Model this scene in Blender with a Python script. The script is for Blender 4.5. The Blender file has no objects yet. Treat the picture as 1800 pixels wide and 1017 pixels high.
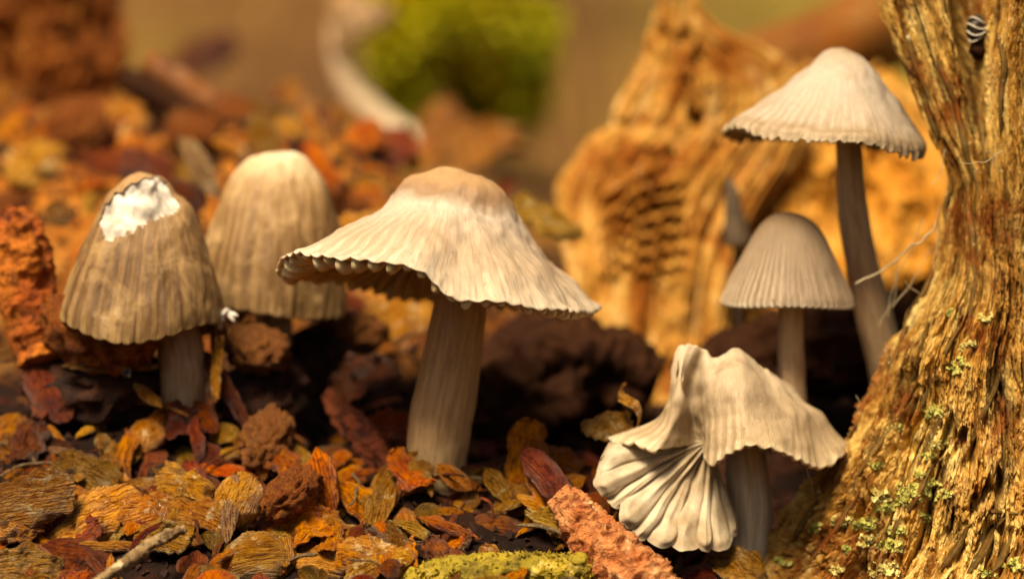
import bpy, bmesh, math, random
import numpy as np
from mathutils import Matrix, Vector
from mathutils.bvhtree import BVHTree

# ------------------------------------------------------------------ camera, sky, sun, exposure
SC = bpy.context.scene
COL = SC.collection
PITCH = math.radians(5.0)
LENS = 85.0
K = 36.0 / LENS / 1800.0           # ray slope per photo pixel
DIST = 1.0 / (1000 * K)            # 1000 photo pixels = 1 unit at the plane y = 0
FWD = np.array([0, math.cos(PITCH), -math.sin(PITCH)])
UP = np.array([0, math.sin(PITCH), math.cos(PITCH)])
CAM = np.array([0, 0, 0.35]) - FWD * DIST

cd = bpy.data.cameras.new('camera')
cam = bpy.data.objects.new('camera', cd)
COL.objects.link(cam)
cam.location = CAM
cam.rotation_euler = (math.pi / 2 - PITCH, 0, 0)
cd.lens = LENS
cd.sensor_width = 36
cd.clip_start = 0.05
cd.clip_end = 400
cd.dof.use_dof = True
cd.dof.focus_distance = DIST - 0.22
cd.dof.aperture_fstop = 0.76
SC.camera = cam

SUN_TO = np.array([-0.26, -0.44, 0.86])
SUN_TO /= np.linalg.norm(SUN_TO)
w = bpy.data.worlds.new('World')
SC.world = w
w.use_nodes = True
wn = w.node_tree
sky = wn.nodes.new('ShaderNodeTexSky')
sky.sky_type = 'NISHITA'
sky.sun_disc = False
sky.sun_elevation = math.asin(SUN_TO[2])
sky.sun_rotation = math.atan2(SUN_TO[0], SUN_TO[1])
sky.air_density = 1.0
sky.dust_density = 5.0
bg = wn.nodes['Background']
wn.links.new(sky.outputs[0], bg.inputs[0])
bg.inputs[1].default_value = 0.05
sd = bpy.data.lights.new('sun', 'SUN')
sd.energy = 5.0
sd.angle = math.radians(22)
sd.color = (1.0, 0.90, 0.74)
sun = bpy.data.objects.new('sun', sd)
COL.objects.link(sun)
sun.location = (-3, -4, 8)
sun.rotation_euler = Vector(SUN_TO).to_track_quat('Z', 'Y').to_euler()
vs = SC.view_settings
vs.view_transform = 'Standard'
vs.look = 'None'
vs.gamma = 1
vs.exposure = 0.43
vs.use_white_balance = True
vs.white_balance_temperature = 8300
vs.white_balance_tint = 10
SC.cycles.use_denoising = True
SC.cycles.adaptive_threshold = 0.025
SC.cycles.max_bounces = 5
SC.cycles.diffuse_bounces = 3
SC.cycles.glossy_bounces = 2
SC.cycles.transmission_bounces = 4
SC.cycles.caustics_reflective = False
SC.cycles.caustics_refractive = False

rng = random.Random(11)
nrs = np.random.RandomState(5)

# ------------------------------------------------------------------ pixel <-> place
def at(px, py, y=0.0):
    d = FWD + np.array([1, 0, 0]) * (px - 900) * K - UP * (py - 508.5) * K
    t = (y - CAM[1]) / d[1]
    return CAM + d * t
def pts(lst):
    return np.array([at(*p[:3]) for p in lst])
def proj(P):
    d = np.asarray(P) - CAM
    f = d @ FWD
    return 900 + d[..., 0] / f / K, 508.5 - (d @ UP) / f / K
def pxs(y):            # units per photo pixel at depth y
    return (DIST + y) / DIST / 1000.0

# ------------------------------------------------------------------ noise
_p = np.random.RandomState(3).permutation(256)
PERM = np.concatenate([_p, _p, _p])
_g = np.random.RandomState(4).normal(size=(256, 3))
GRAD = _g / np.linalg.norm(_g, axis=1)[:, None]
def perlin(x, y, z=0.0):
    x, y, z = np.broadcast_arrays(np.asarray(x, float), np.asarray(y, float), np.asarray(z, float))
    xi, yi, zi = np.floor(x).astype(int), np.floor(y).astype(int), np.floor(z).astype(int)
    xf, yf, zf = x - xi, y - yi, z - zi
    u, v, q = [t * t * t * (t * (t * 6 - 15) + 10) for t in (xf, yf, zf)]
    def g(a, b, c):
        h = PERM[(PERM[(PERM[(xi + a) & 255] + yi + b) & 255] + zi + c) & 255]
        gr = GRAD[h]
        return gr[..., 0] * (xf - a) + gr[..., 1] * (yf - b) + gr[..., 2] * (zf - c)
    def L(a, b, t):
        return a + (b - a) * t
    return L(L(L(g(0,0,0), g(1,0,0), u), L(g(0,1,0), g(1,1,0), u), v),
             L(L(g(0,0,1), g(1,0,1), u), L(g(0,1,1), g(1,1,1), u), v), q) * 1.6
def fbm(x, y, z=0.0, o=4, gain=0.5):
    s, a, f = 0, 1.0, 1.0
    for i in range(o):
        s = s + a * perlin(np.asarray(x) * f + 17.3 * i, np.asarray(y) * f + 5.1 * i, np.asarray(z) * f)
        a *= gain; f *= 2.0
    return s
def ridge(x, y, z=0.0, o=3, gain=0.5):
    s, a, f = 0, 1.0, 1.0
    for i in range(o):
        s = s + a * (1 - np.abs(perlin(np.asarray(x) * f + 7.7 * i, np.asarray(y) * f, np.asarray(z) * f)) * 2)
        a *= gain; f *= 2.0
    return s
def smooth(a, b, x):
    t = np.clip((np.asarray(x, float) - a) / (b - a), 0, 1)
    return t * t * (3 - 2 * t)
def cr(P, n):
    """Catmull-Rom through the points P (k, d) -> (n, d)"""
    P = np.asarray(P, float)
    k = len(P)
    Q = np.vstack([2 * P[0] - P[1], P, 2 * P[-1] - P[-2]])
    t = np.linspace(0, k - 1, n)
    i = np.minimum(t.astype(int), k - 2)
    f = (t - i)[:, None]
    a, b, c, d = Q[i], Q[i + 1], Q[i + 2], Q[i + 3]
    return 0.5 * (2 * b + (c - a) * f + (2 * a - 5 * b + 4 * c - d) * f * f + (3 * b - a - 3 * c + d) * f ** 3)

# ------------------------------------------------------------------ mesh and object helpers
def mesh_from(name, V, F, mat, attrs=None, sm=True):
    V = np.asarray(V, np.float32).reshape(-1, 3)
    F = np.asarray(F, np.int32)
    me = bpy.data.meshes.new(name)
    n, k = F.shape
    me.vertices.add(len(V)); me.vertices.foreach_set('co', V.ravel())
    me.loops.add(n * k); me.loops.foreach_set('vertex_index', F.ravel())
    me.polygons.add(n)
    me.polygons.foreach_set('loop_start', np.arange(0, n * k, k, dtype=np.int32))
    me.polygons.foreach_set('use_smooth', np.full(n, sm))
    me.update(calc_edges=True)
    for a, val in (attrs or {}).items():
        at_ = me.attributes.new(a, 'FLOAT', 'POINT')
        at_.data.foreach_set('value', np.asarray(val, np.float32).ravel())
    if mat: me.materials.append(mat)
    return me
def grid_faces(n, m, cu=False, cv=False):
    i, j = np.meshgrid(np.arange(n if cu else n - 1), np.arange(m if cv else m - 1), indexing='ij')
    i2, j2 = (i + 1) % n, (j + 1) % m
    return np.stack([i * m + j, i * m + j2, i2 * m + j2, i2 * m + j], -1).reshape(-1, 4)
WLOC = {}
def link(name, me, parent=None, loc=(0, 0, 0)):
    o = bpy.data.objects.new(name, me)
    COL.objects.link(o)
    if parent: o.parent = parent
    o.location = loc
    return o
def put(name, V, F, mat, parent=None, origin=None, attrs=None, sm=True):
    """world-space geometry -> object; a child keeps the origin of its thing"""
    V = np.asarray(V, float).reshape(-1, 3)
    if parent is not None:
        org = WLOC[parent.name]
        o = link(name, mesh_from(name, V - org, F, mat, attrs, sm), parent)
    else:
        org = np.array(origin if origin is not None else [V[:, 0].mean(), V[:, 1].mean(), V[:, 2].min()])
        o = link(name, mesh_from(name, V - org, F, mat, attrs, sm), None, org)
    WLOC[o.name] = org
    return o
def tag(o, label=None, cat=None, group=None, kind=None):
    if label: o['label'] = label
    if cat: o['category'] = cat
    if group: o['group'] = group
    if kind: o['kind'] = kind
    return o
def thing(name, loc, label, cat, group=None):
    o = link(name, None, None, loc)
    o.empty_display_size = 0.05
    WLOC[o.name] = np.array(loc, float)
    return tag(o, label, cat, group)
def tube_grid(path, rad, n=24, m=60, fl=None, up=(0.13, -1, 0.1)):
    """path (k,3) control points, rad (k,) -> grid V (m,n,3) and per-vertex normals, u (around), v (along)"""
    P = cr(path, m)
    R = cr(np.asarray(rad, float)[:, None], m)[:, 0]
    T = np.gradient(P, axis=0); T /= np.linalg.norm(T, axis=1)[:, None]
    up = np.array(up, float)
    A = np.cross(T, up); A /= np.linalg.norm(A, axis=1)[:, None]
    B = np.cross(T, A)
    ph = np.linspace(0, 2 * math.pi, n, endpoint=False)
    N = A[:, None] * np.cos(ph)[None, :, None] + B[:, None] * np.sin(ph)[None, :, None]
    if fl is not None:
        N2 = A[:, None] * np.cos(ph)[None, :, None] + B[:, None] * np.sin(ph)[None, :, None] * fl
    else: N2 = N
    return P, R, N, N2, ph
def closed_tube(name, path, rad, mat, parent=None, n=20, m=50, bump=0.0, bf=8.0, lump=0.0, lf=14.0, seed=0.0, fl=None, ends=0.5):
    P, R, N, N2, ph = tube_grid(path, rad, n, m, fl)
    L = np.linalg.norm(np.diff(P, axis=0), axis=1).sum()
    v = np.linspace(0, L, m)
    rm = float(np.mean(R))
    cx, cy = np.cos(ph)[None] , np.sin(ph)[None]
    d = bump * fbm(cx * bf * rm * 3, cy * bf * rm * 3 + seed, v[:, None] * bf * 0.35, 3)
    if lump:
        Q = P[:, None] + N * R[:, None, None]
        d = d + lump * (ridge(Q[..., 0] * lf + seed, Q[..., 1] * lf, Q[..., 2] * lf, 3) - 0.8)
    Rr = R[:, None] * (1 + d)
    e = np.minimum(np.arange(m), np.arange(m)[::-1]) / 2.0
    Rr = Rr * np.where(e < 1, ends + (1 - ends) * np.clip(e, 0, 1), 1)[:, None]
    Rr[0] *= 0.02; Rr[-1] *= 0.02
    V = P[:, None] + N2 * Rr[..., None]
    F = grid_faces(m, n, False, True)
    at_ = dict(gu=np.broadcast_to(ph[None] * rm, (m, n)), gv=np.broadcast_to(v[:, None], (m, n)))
    return put(name, V, F, mat, parent, attrs=at_)

# ------------------------------------------------------------------ materials
def C(h):
    h = h.lstrip('#')
    c = [int(h[i:i + 2], 16) / 255 for i in (0, 2, 4)]
    return tuple(x / 12.92 if x <= 0.04045 else ((x + 0.055) / 1.055) ** 2.4 for x in c) + (1,)
class NT:
    def __init__(s, name):
        s.m = bpy.data.materials.new(name); s.m.use_nodes = True
        s.t = s.m.node_tree; s.b = s.t.nodes['Principled BSDF']
    def n(s, ty, **kw):
        nd = s.t.nodes.new(ty)
        for k, v in kw.items(): setattr(nd, k, v)
        return nd
    def set(s, sock, v):
        if isinstance(v, bpy.types.NodeSocket): s.t.links.new(v, sock)
        elif v is not None: sock.default_value = v
    def attr(s, nm):
        return s.n('ShaderNodeAttribute', attribute_name=nm).outputs['Fac']
    def obj(s): return s.n('ShaderNodeTexCoord').outputs['Object']
    def rand(s): return s.n('ShaderNodeObjectInfo').outputs['Random']
    def pos(s): return s.n('ShaderNodeNewGeometry').outputs['Position']
    def math(s, op, a, b=None, c=None):
        nd = s.n('ShaderNodeMath', operation=op)
        s.set(nd.inputs[0], a)
        if b is not None: s.set(nd.inputs[1], b)
        if c is not None: s.set(nd.inputs[2], c)
        return nd.outputs[0]
    def comb(s, x, y, z=0.0):
        nd = s.n('ShaderNodeCombineXYZ')
        for i, v in enumerate((x, y, z)): s.set(nd.inputs[i], v)
        return nd.outputs[0]
    def vadd(s, a, b):
        nd = s.n('ShaderNodeVectorMath', operation='ADD'); s.set(nd.inputs[0], a); s.set(nd.inputs[1], b)
        return nd.outputs[0]
    def noise(s, vec, sc, det=4, ro=0.55, di=0.0):
        nd = s.n('ShaderNodeTexNoise')
        s.set(nd.inputs['Vector'], vec); s.set(nd.inputs['Scale'], sc)
        nd.inputs['Detail'].default_value = det; nd.inputs['Roughness'].default_value = ro
        nd.inputs['Distortion'].default_value = di
        return nd.outputs[0]
    def vor(s, vec, sc, feat='F1'):
        nd = s.n('ShaderNodeTexVoronoi', feature=feat); s.set(nd.inputs['Vector'], vec); s.set(nd.inputs['Scale'], sc)
        return nd.outputs[0]
    def ramp(s, f, st, interp='LINEAR'):
        nd = s.n('ShaderNodeValToRGB'); e = nd.color_ramp.elements; nd.color_ramp.interpolation = interp
        while len(e) < len(st): e.new(0.5)
        for el, (p, c) in zip(e, st):
            el.position = p
            el.color = c if not isinstance(c, (int, float)) else (c, c, c, 1)
        s.set(nd.inputs[0], f)
        return nd.outputs[0]
    def mix(s, f, a, b, bt='MIX'):
        nd = s.n('ShaderNodeMix', data_type='RGBA', blend_type=bt)
        s.set(nd.inputs['Factor'], f); s.set(nd.inputs['A'], a); s.set(nd.inputs['B'], b)
        return nd.outputs['Result']
    def bump(s, h, st=0.5, di=0.01, nrm=None):
        nd = s.n('ShaderNodeBump'); nd.inputs['Strength'].default_value = st; nd.inputs['Distance'].default_value = di
        s.set(nd.inputs['Height'], h)
        if nrm: s.set(nd.inputs['Normal'], nrm)
        return nd.outputs[0]
    def out(s, col, rough=0.6, nrm=None, sss=0.0, srad=0.02, spec=0.35, trans=0.0):
        b = s.b
        s.set(b.inputs['Base Color'], col); s.set(b.inputs['Roughness'], rough)
        b.inputs['Specular IOR Level'].default_value = spec
        if nrm: s.set(b.inputs['Normal'], nrm)
        if sss:
            b.inputs['Subsurface Weight'].default_value = sss
            b.inputs['Subsurface Radius'].default_value = (1.0, 0.6, 0.35)
            b.inputs['Subsurface Scale'].default_value = srad
        if trans:
            tr = s.n('ShaderNodeBsdfTranslucent'); s.set(tr.inputs[0], col)
            ms = s.n('ShaderNodeMixShader'); ms.inputs[0].default_value = trans
            o = s.t.nodes['Material Output']
            s.t.links.new(b.outputs[0], ms.inputs[1]); s.t.links.new(tr.outputs[0], ms.inputs[2])
            s.t.links.new(ms.outputs[0], o.inputs[0])
        return s.m

def cap_mat(name, stops, dark, streak=0.6, start=0.35, mott=None, rough=0.5, freq=1.0):
    """cap skin: colour from crown to margin, darker gill lines showing through towards the margin"""
    t = NT(name)
    s_, th = t.attr('s'), t.attr('th')
    o = t.obj()
    ns = t.noise(o, 9, 4, 0.6)
    sp = t.math('ADD', s_, t.math('MULTIPLY', t.math('SUBTRACT', ns, 0.5), 0.22))
    col = t.ramp(sp, stops)
    wob = t.math('MULTIPLY', t.math('SUBTRACT', t.noise(o, 16, 2), 0.5), 2.2)
    wav = t.math('SINE', t.math('ADD', t.math('MULTIPLY', th, 6.2832 * freq), wob))
    line = t.ramp(wav, [(0.15, 1.0), (0.75, 0.0)])
    fade = t.math('MULTIPLY', t.ramp(sp, [(start, 0.0), (min(start + 0.35, 0.97), 1.0)]), streak)
    fade = t.math('MULTIPLY', fade, t.ramp(t.noise(t.comb(th, t.math('MULTIPLY', s_, 2.0)), 1.7, 2), [(0.3, 0.35), (0.65, 1.0)]))
    col = t.mix(t.math('MULTIPLY', line, fade), col, dark)
    fine = t.noise(t.comb(t.math('MULTIPLY', th, 3.0), t.math('MULTIPLY', s_, 6.0)), 2.2, 5, 0.7)
    col = t.mix(t.ramp(fine, [(0.35, 0.35), (0.6, 0.0)]), col, dark)
    if mott:
        mk = t.ramp(t.noise(o, 13, 5, 0.65, 0.6), [(0.48, 0.0), (0.68, 0.75)])
        col = t.mix(mk, col, mott)
    spk = t.ramp(t.noise(o, 120, 2, 0.5), [(0.66, 0.0), (0.74, 0.5)])
    col = t.mix(spk, col, dark)
    hs = t.n('ShaderNodeHueSaturation'); hs.inputs['Saturation'].default_value = 0.93; t.set(hs.inputs['Color'], col); col = hs.outputs[0]
    h = t.math('ADD', fine, t.math('MULTIPLY', t.noise(o, 60, 4, 0.7), 0.8))
    return t.out(col, rough, t.bump(h, 0.35, 0.006), 0.18, 0.02, 0.35)

def flesh_mat(name, a, b, sc=40, rough=0.6, bs=0.3, sss=0.2):
    t = NT(name); o = t.obj()
    f = t.noise(o, sc, 5, 0.6)
    col = t.mix(t.ramp(f, [(0.35, 0.0), (0.65, 1.0)]), a, b)
    return t.out(col, rough, t.bump(t.noise(o, sc * 2.2, 4, 0.65), bs, 0.006), sss, 0.02, 0.3)

def stem_mat(name, top, mid, low, speck):
    t = NT(name); gu, gv = t.attr('gu'), t.attr('gv')
    sv = t.attr('s')
    col = t.ramp(t.math('ADD', sv, t.math('MULTIPLY', t.math('SUBTRACT', t.noise(t.obj(), 14, 4), 0.5), 0.35)), [(0.0, low), (0.35, mid), (1.0, top)])
    fib = t.noise(t.comb(t.math('MULTIPLY', gu, 70.0), t.math('MULTIPLY', gv, 7.0)), 1.6, 5, 0.65)
    col = t.mix(t.ramp(fib, [(0.38, 0.5), (0.58, 0.0)]), col, speck)
    sp = t.ramp(t.noise(t.obj(), 75, 3, 0.6), [(0.6, 0.0), (0.72, 0.45)])
    col = t.mix(sp, col, mid)
    hs = t.n('ShaderNodeHueSaturation'); hs.inputs['Saturation'].default_value = 1.0; hs.inputs['Value'].default_value = 1.5; t.set(hs.inputs['Color'], col); col = hs.outputs[0]
    return t.out(col, 0.5, t.bump(fib, 0.25, 0.006), 0.12, 0.02, 0.35)

def wood_mat(name, pal, stain_shade, fu=55.0, fv=5.0, bs=0.6, rough=0.75, red=None):
    """fibrous wood: streaks along the grain (gu across, gv along)"""
    t = NT(name); gu, gv = t.attr('gu'), t.attr('gv')
    g1 = t.comb(t.math('MULTIPLY', gu, fu), t.math('MULTIPLY', gv, fv))
    f1 = t.noise(g1, 1.0, 6, 0.68, 0.4)
    f2 = t.noise(t.comb(t.math('MULTIPLY', gu, fu * 4.5), t.math('MULTIPLY', gv, fv * 3.0), 3.0), 1.0, 4, 0.65)
    big = t.noise(t.comb(t.math('MULTIPLY', gu, 5.0), t.math('MULTIPLY', gv, 2.2), 7.0), 1.0, 4, 0.6, 0.5)
    mixf = t.math('ADD', t.math('MULTIPLY', f1, 0.62), t.math('MULTIPLY', big, 0.42))
    col = t.ramp(mixf, pal)
    col = t.mix(t.ramp(f2, [(0.34, 0.5), (0.48, 0.0)]), col, stain_shade)
    crk = t.ramp(t.attr('h'), [(0.0, 0.9), (0.32, 0.0)])
    col = t.mix(t.math('MULTIPLY', crk, 0.85), col, stain_shade)  # shade of cracks and hollows put into the colour along with rot stain
    if red:
        rm = t.ramp(t.noise(t.pos(), 7.5, 6, 0.7, 0.8), [(0.5, 0.0), (0.6, 0.85)])
        cm = t.noise(t.pos(), 55, 5, 0.7)
        col = t.mix(t.ramp(cm, [(0.38, 0.4), (0.48, 0.0)]), col, stain_shade)
        col = t.mix(t.ramp(cm, [(0.6, 0.0), (0.7, 0.5)]), col, C('#f0e0ac'))
        col = t.mix(rm, col, red)
    hgt = t.math('ADD', f1, t.math('MULTIPLY', f2, 0.6))
    return t.out(col, rough, t.bump(hgt, bs, 0.012), 0, 0.01, 0.12)

def litter_mat(name, a, b, dark, vein=60.0, pale=None, rough=0.4, trans=0.12, bs=0.5, vs_=4.0):
    t = NT(name); lu, lv = t.attr('lu'), t.attr('lv')
    r = t.rand(); o = t.obj()
    off = t.math('MULTIPLY', r, 31.0)
    big = t.noise(t.vadd(o, t.comb(off, off, off)), 3.2, 5, 0.62)
    col = t.mix(t.ramp(big, [(0.34, 0.0), (0.62, 1.0)]), a, b)
    gr = t.noise(t.comb(t.math('MULTIPLY', lv, vein), t.math('ADD', t.math('MULTIPLY', lu, vs_), off)), 1.0, 4, 0.6, 0.3)
    col = t.mix(t.ramp(gr, [(0.38, 0.85), (0.52, 0.0)]), col, dark)
    st = t.noise(t.vadd(o, t.comb(off, 3.0, 9.0)), 6.0, 4, 0.7, 0.8)
    col = t.mix(t.ramp(st, [(0.55, 0.0), (0.70, 0.7)]), col, dark)
    if pale is not None:
        pl = t.ramp(t.noise(t.vadd(o, t.comb(7.0, off, 2.0)), 4.0, 5, 0.7), [(0.57, 0.0), (0.66, 0.85)])
        col = t.mix(pl, col, pale)
    mo_ = t.noise(t.vadd(o, t.comb(off, 1.0, 4.0)), 16.0, 5, 0.75, 0.4)
    col = t.mix(t.ramp(mo_, [(0.38, 0.6), (0.5, 0.0)]), col, dark)
    hs = t.n('ShaderNodeHueSaturation')
    t.set(hs.inputs['Value'], t.math('ADD', t.math('MULTIPLY', t.math('FRACT', t.math('MULTIPLY', r, 7.3)), 0.75), 0.6))
    hs.inputs['Saturation'].default_value = 1.12
    t.set(hs.inputs['Hue'], t.math('ADD', t.math('MULTIPLY', t.math('FRACT', t.math('MULTIPLY', r, 13.7)), 0.024), 0.48))
    t.set(hs.inputs['Color'], col)
    h = t.math('ADD', gr, t.math('MULTIPLY', t.noise(o, 26, 5, 0.7), 0.9))
    return t.out(hs.outputs[0], rough, t.bump(h, bs * 1.3, 0.035), 0, 0.01, 0.55, trans)

def rough_mat(name, a, b, dark, sc=30, bs=0.8, rough=0.75, pale=None, di=0.02):
    t = NT(name); o = t.obj()
    f = t.noise(o, sc * 0.35, 5, 0.65)
    col = t.mix(t.ramp(f, [(0.36, 0.0), (0.62, 1.0)]), a, b)
    g = t.noise(o, sc, 5, 0.7, 0.6)
    col = t.mix(t.ramp(g, [(0.36, 0.8), (0.52, 0.0)]), col, dark)
    if pale:
        col = t.mix(t.ramp(t.noise(o, sc * 0.8, 3, 0.6), [(0.6, 0.0), (0.68, 0.8)]), col, pale)
    return t.out(col, rough, t.bump(g, bs, di), 0, 0.01, 0.35)

CREAM = C('#e8dcc0')
M_cap_main = cap_mat('cap_skin_cream', [(0.0, C('#c29a6a')), (0.28, C('#b38a5a')), (0.40, C('#98785a')), (0.50, C('#d0bfac')), (0.8, C('#bfa98f')), (1.0, C('#d6c7b0'))], C('#8f6d48'), 0.42, 0.40, None)
M_cap_tan = cap_mat('cap_skin_tan', [(0.0, C('#be9864')), (0.35, C('#aa8250')), (0.7, C('#8a6638')), (1.0, C('#987848'))], C('#553618'), 0.9, 0.28, C('#b8945e'))
M_cap_tan2 = cap_mat('cap_skin_crown_highlight', [(0.0, C('#f6e6c8')), (0.2, C('#ecd4ac')), (0.42, C('#b08a56')), (0.75, C('#927040')), (1.0, C('#a07e4c'))], C('#5c3c1c'), 0.85, 0.33, C('#c8a470'))  # pale crown, its highlight from above put into the colour
M_cap_grey = cap_mat('cap_skin_pale_grey', [(0.0, C('#a08a70')), (0.16, C('#ab967c')), (0.4, C('#bfb2a2')), (0.76, C('#bbab98')), (0.86, C('#9c8566')), (1.0, C('#cdb896'))], C('#7d6549'), 0.55, 0.42, C('#a8937a'))
M_cap_brown = cap_mat('cap_skin_grey_brown', [(0.0, C('#6e5238')), (0.3, C('#82694c')), (0.6, C('#a89276')), (0.92, C('#b8a288')), (1.0, C('#d6c6ae'))], C('#5a4128'), 0.75, 0.3)
M_cap_wilt = cap_mat('cap_skin_wilted', [(0.0, C('#cdb99c')), (0.4, C('#b8a284')), (0.9, C('#bfa784')), (1.0, C('#e2cda8'))], C('#7a6040'), 0.4, 0.35, C('#8f7654'))
M_gill = flesh_mat('gill_cream', C('#f0dcb4'), C('#dcc08a'), 30)
M_gill_grey = flesh_mat('gill_grey', C('#c8baa2'), C('#a08c70'), 16, 0.6, 0.4)
M_flesh = flesh_mat('torn_flesh_white', C('#efe8dd'), C('#94897e'), 30, 0.6, 0.35, 0.25)
M_stem_brown = stem_mat('stem_brown_grey', C('#98703f'), C('#b2926a'), C('#a09072'), C('#6a4c2c'))
M_stem_grey = stem_mat('stem_grey', C('#ae9068'), C('#ab9072'), C('#8a775e'), C('#6a5034'))
M_stem_dark = stem_mat('stem_dark', C('#4a3826'), C('#3c2c1e'), C('#2e2016'), C('#20150d'))
M_stem_pale = stem_mat('stem_pale', C('#b09c80'), C('#c0ae94'), C('#d4c8b2'), C('#7a6448'))
M_trunk = wood_mat('rotten_wood_ochre', [(0.32, C('#3c1a0a')), (0.42, C('#7e4e1e')), (0.49, C('#b98a42')), (0.58, C('#dcb96e')), (0.70, C('#f4e2a2'))], C('#2a1006'), 30, 5.0, 0.9, 0.9, C('#7c3f16'))
M_stump = wood_mat('stump_wood_straw', [(0.34, C('#6c3a12')), (0.46, C('#9c6526')), (0.56, C('#c69448')), (0.68, C('#e8c88c')), (0.82, C('#f6e2b8'))], C('#5e2d0c'), 14, 6, 0.5, 0.7, C('#8a4c18'))
M_stump2 = wood_mat('stump_wood_mottled', [(0.32, C('#7a4414')), (0.44, C('#b97c2c')), (0.56, C('#c08c40')), (0.70, C('#dcb470'))], C('#4c2409'), 16, 10, 0.6, 0.75)
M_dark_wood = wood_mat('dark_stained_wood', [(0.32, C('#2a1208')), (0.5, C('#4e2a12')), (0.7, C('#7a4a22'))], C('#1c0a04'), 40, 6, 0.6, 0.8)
M_lit = {
 'orange-brown': litter_mat('litter_orange', C('#b5631c'), C('#d58f3e'), C('#5a220a'), 40),
 'tan': litter_mat('litter_tan', C('#b8803c'), C('#d6a660'), C('#66340f'), 46, C('#ecd6a6')),
 'straw': litter_mat('litter_straw', C('#d29c4c'), C('#e6bc74'), C('#7c4812'), 34, C('#f2e2b4'), bs=0.8),
 'red-brown': litter_mat('litter_red', C('#703012'), C('#9a501e'), C('#3e1206'), 30),
 'purple-brown': litter_mat('litter_purple', C('#7a4632'), C('#99603c'), C('#3a1a12'), 44, None, 0.4),
 'grey-brown': litter_mat('litter_grey', C('#8d6f52'), C('#ab8a62'), C('#4a2f1a'), 44, C('#cfbb98')),
 'dark brown': litter_mat('litter_dark', C('#4a230f'), C('#6b3818'), C('#200b04'), 40),
}
M_pink = rough_mat('crumbly_bark_pink', C('#c9743f'), C('#dd9a63'), C('#7c2f12'), 34, 1.0, 0.8, C('#efc394'), 0.03)
M_rust = rough_mat('crumbly_bark_rust', C('#a94f14'), C('#c77322'), C('#451606'), 30, 1.0, 0.8, None, 0.03)
M_brownc = rough_mat('crumbly_brown', C('#9c5420'), C('#c47e38'), C('#43180a'), 34, 1.0, 0.8, None, 0.03)
M_redst = rough_mat('stalk_red_brown', C('#5e2410'), C('#86401c'), C('#260c06'), 26, 0.9, 0.7, None, 0.03)
M_crumb = rough_mat('humus_crumb', C('#1e0d07'), C('#472210'), C('#0e0503'), 12, 0.6, 0.85)
M_twig = rough_mat('twig_grey_lichened', C('#8e6f4c'), C('#b79c70'), C('#3f2817'), 45, 1.0, 0.8, C('#dccda4'))
M_moss_y = rough_mat('moss_yellow_green', C('#8a7a1e'), C('#b59a30'), C('#4c3a10'), 30, 0.8, 0.7, C('#dcc56a'))
M_moss_g = rough_mat('moss_green', C('#a5ac18'), C('#ddc832'), C('#6f7e12'), 5, 0.5, 0.7)
M_lichen = rough_mat('lichen_yellow_green', C('#a8aa4a'), C('#cfc878'), C('#6d6c2a'), 60, 0.4, 0.75)
M_lichen2 = rough_mat('lichen_pale', C('#c0b060'), C('#e2d490'), C('#8a7a36'), 60, 0.4, 0.75)
M_web = flesh_mat('web_silk', C('#b8a888'), C('#8f7f62'), 20, 0.4, 0.0, 0.0)
M_pupa = rough_mat('pupa_shell', C('#241a14'), C('#4a3a2c'), C('#0d0906'), 22, 0.6, 0.35)
M_pupa_w = flesh_mat('pupa_band', C('#d8cfc0'), C('#a89c8a'), 30, 0.4, 0.3, 0.0)

def ground_material():
    t = NT('forest_floor'); p = t.pos()
    n1 = t.noise(p, 9, 6, 0.65); n2 = t.noise(p, 0.45, 4, 0.6); n3 = t.noise(p, 45, 4, 0.7)
    sep0 = t.n('ShaderNodeSeparateXYZ'); t.set(sep0.inputs[0], p)
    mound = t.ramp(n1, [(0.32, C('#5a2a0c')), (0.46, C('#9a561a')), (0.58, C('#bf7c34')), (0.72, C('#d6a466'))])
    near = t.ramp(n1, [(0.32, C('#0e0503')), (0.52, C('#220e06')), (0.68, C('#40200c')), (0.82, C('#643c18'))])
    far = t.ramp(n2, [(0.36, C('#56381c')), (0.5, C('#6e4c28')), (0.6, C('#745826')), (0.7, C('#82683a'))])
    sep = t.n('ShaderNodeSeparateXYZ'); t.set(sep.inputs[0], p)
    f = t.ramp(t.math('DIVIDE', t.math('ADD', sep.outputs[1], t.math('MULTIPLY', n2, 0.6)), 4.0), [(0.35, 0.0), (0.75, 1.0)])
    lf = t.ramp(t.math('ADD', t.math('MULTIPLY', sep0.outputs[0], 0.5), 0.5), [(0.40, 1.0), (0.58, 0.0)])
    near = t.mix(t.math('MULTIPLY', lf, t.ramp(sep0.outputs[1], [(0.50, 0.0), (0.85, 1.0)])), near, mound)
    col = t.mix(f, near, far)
    # grass-green light patch of ground to the right, far off
    gx = t.ramp(t.math('DIVIDE', sep.outputs[0], 10.0), [(0.02, 0.0), (0.25, 1.0)])
    gf = t.math('MULTIPLY', gx, f)
    col = t.mix(t.math('MULTIPLY', gf, 0.75), col, C('#7c7a2c'))
    return t.out(col, 0.9, t.bump(t.math('ADD', n1, t.math('MULTIPLY', n3, 0.5)), 0.7, 0.05), 0, 0.01, 0.2)
M_ground = ground_material()

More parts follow.
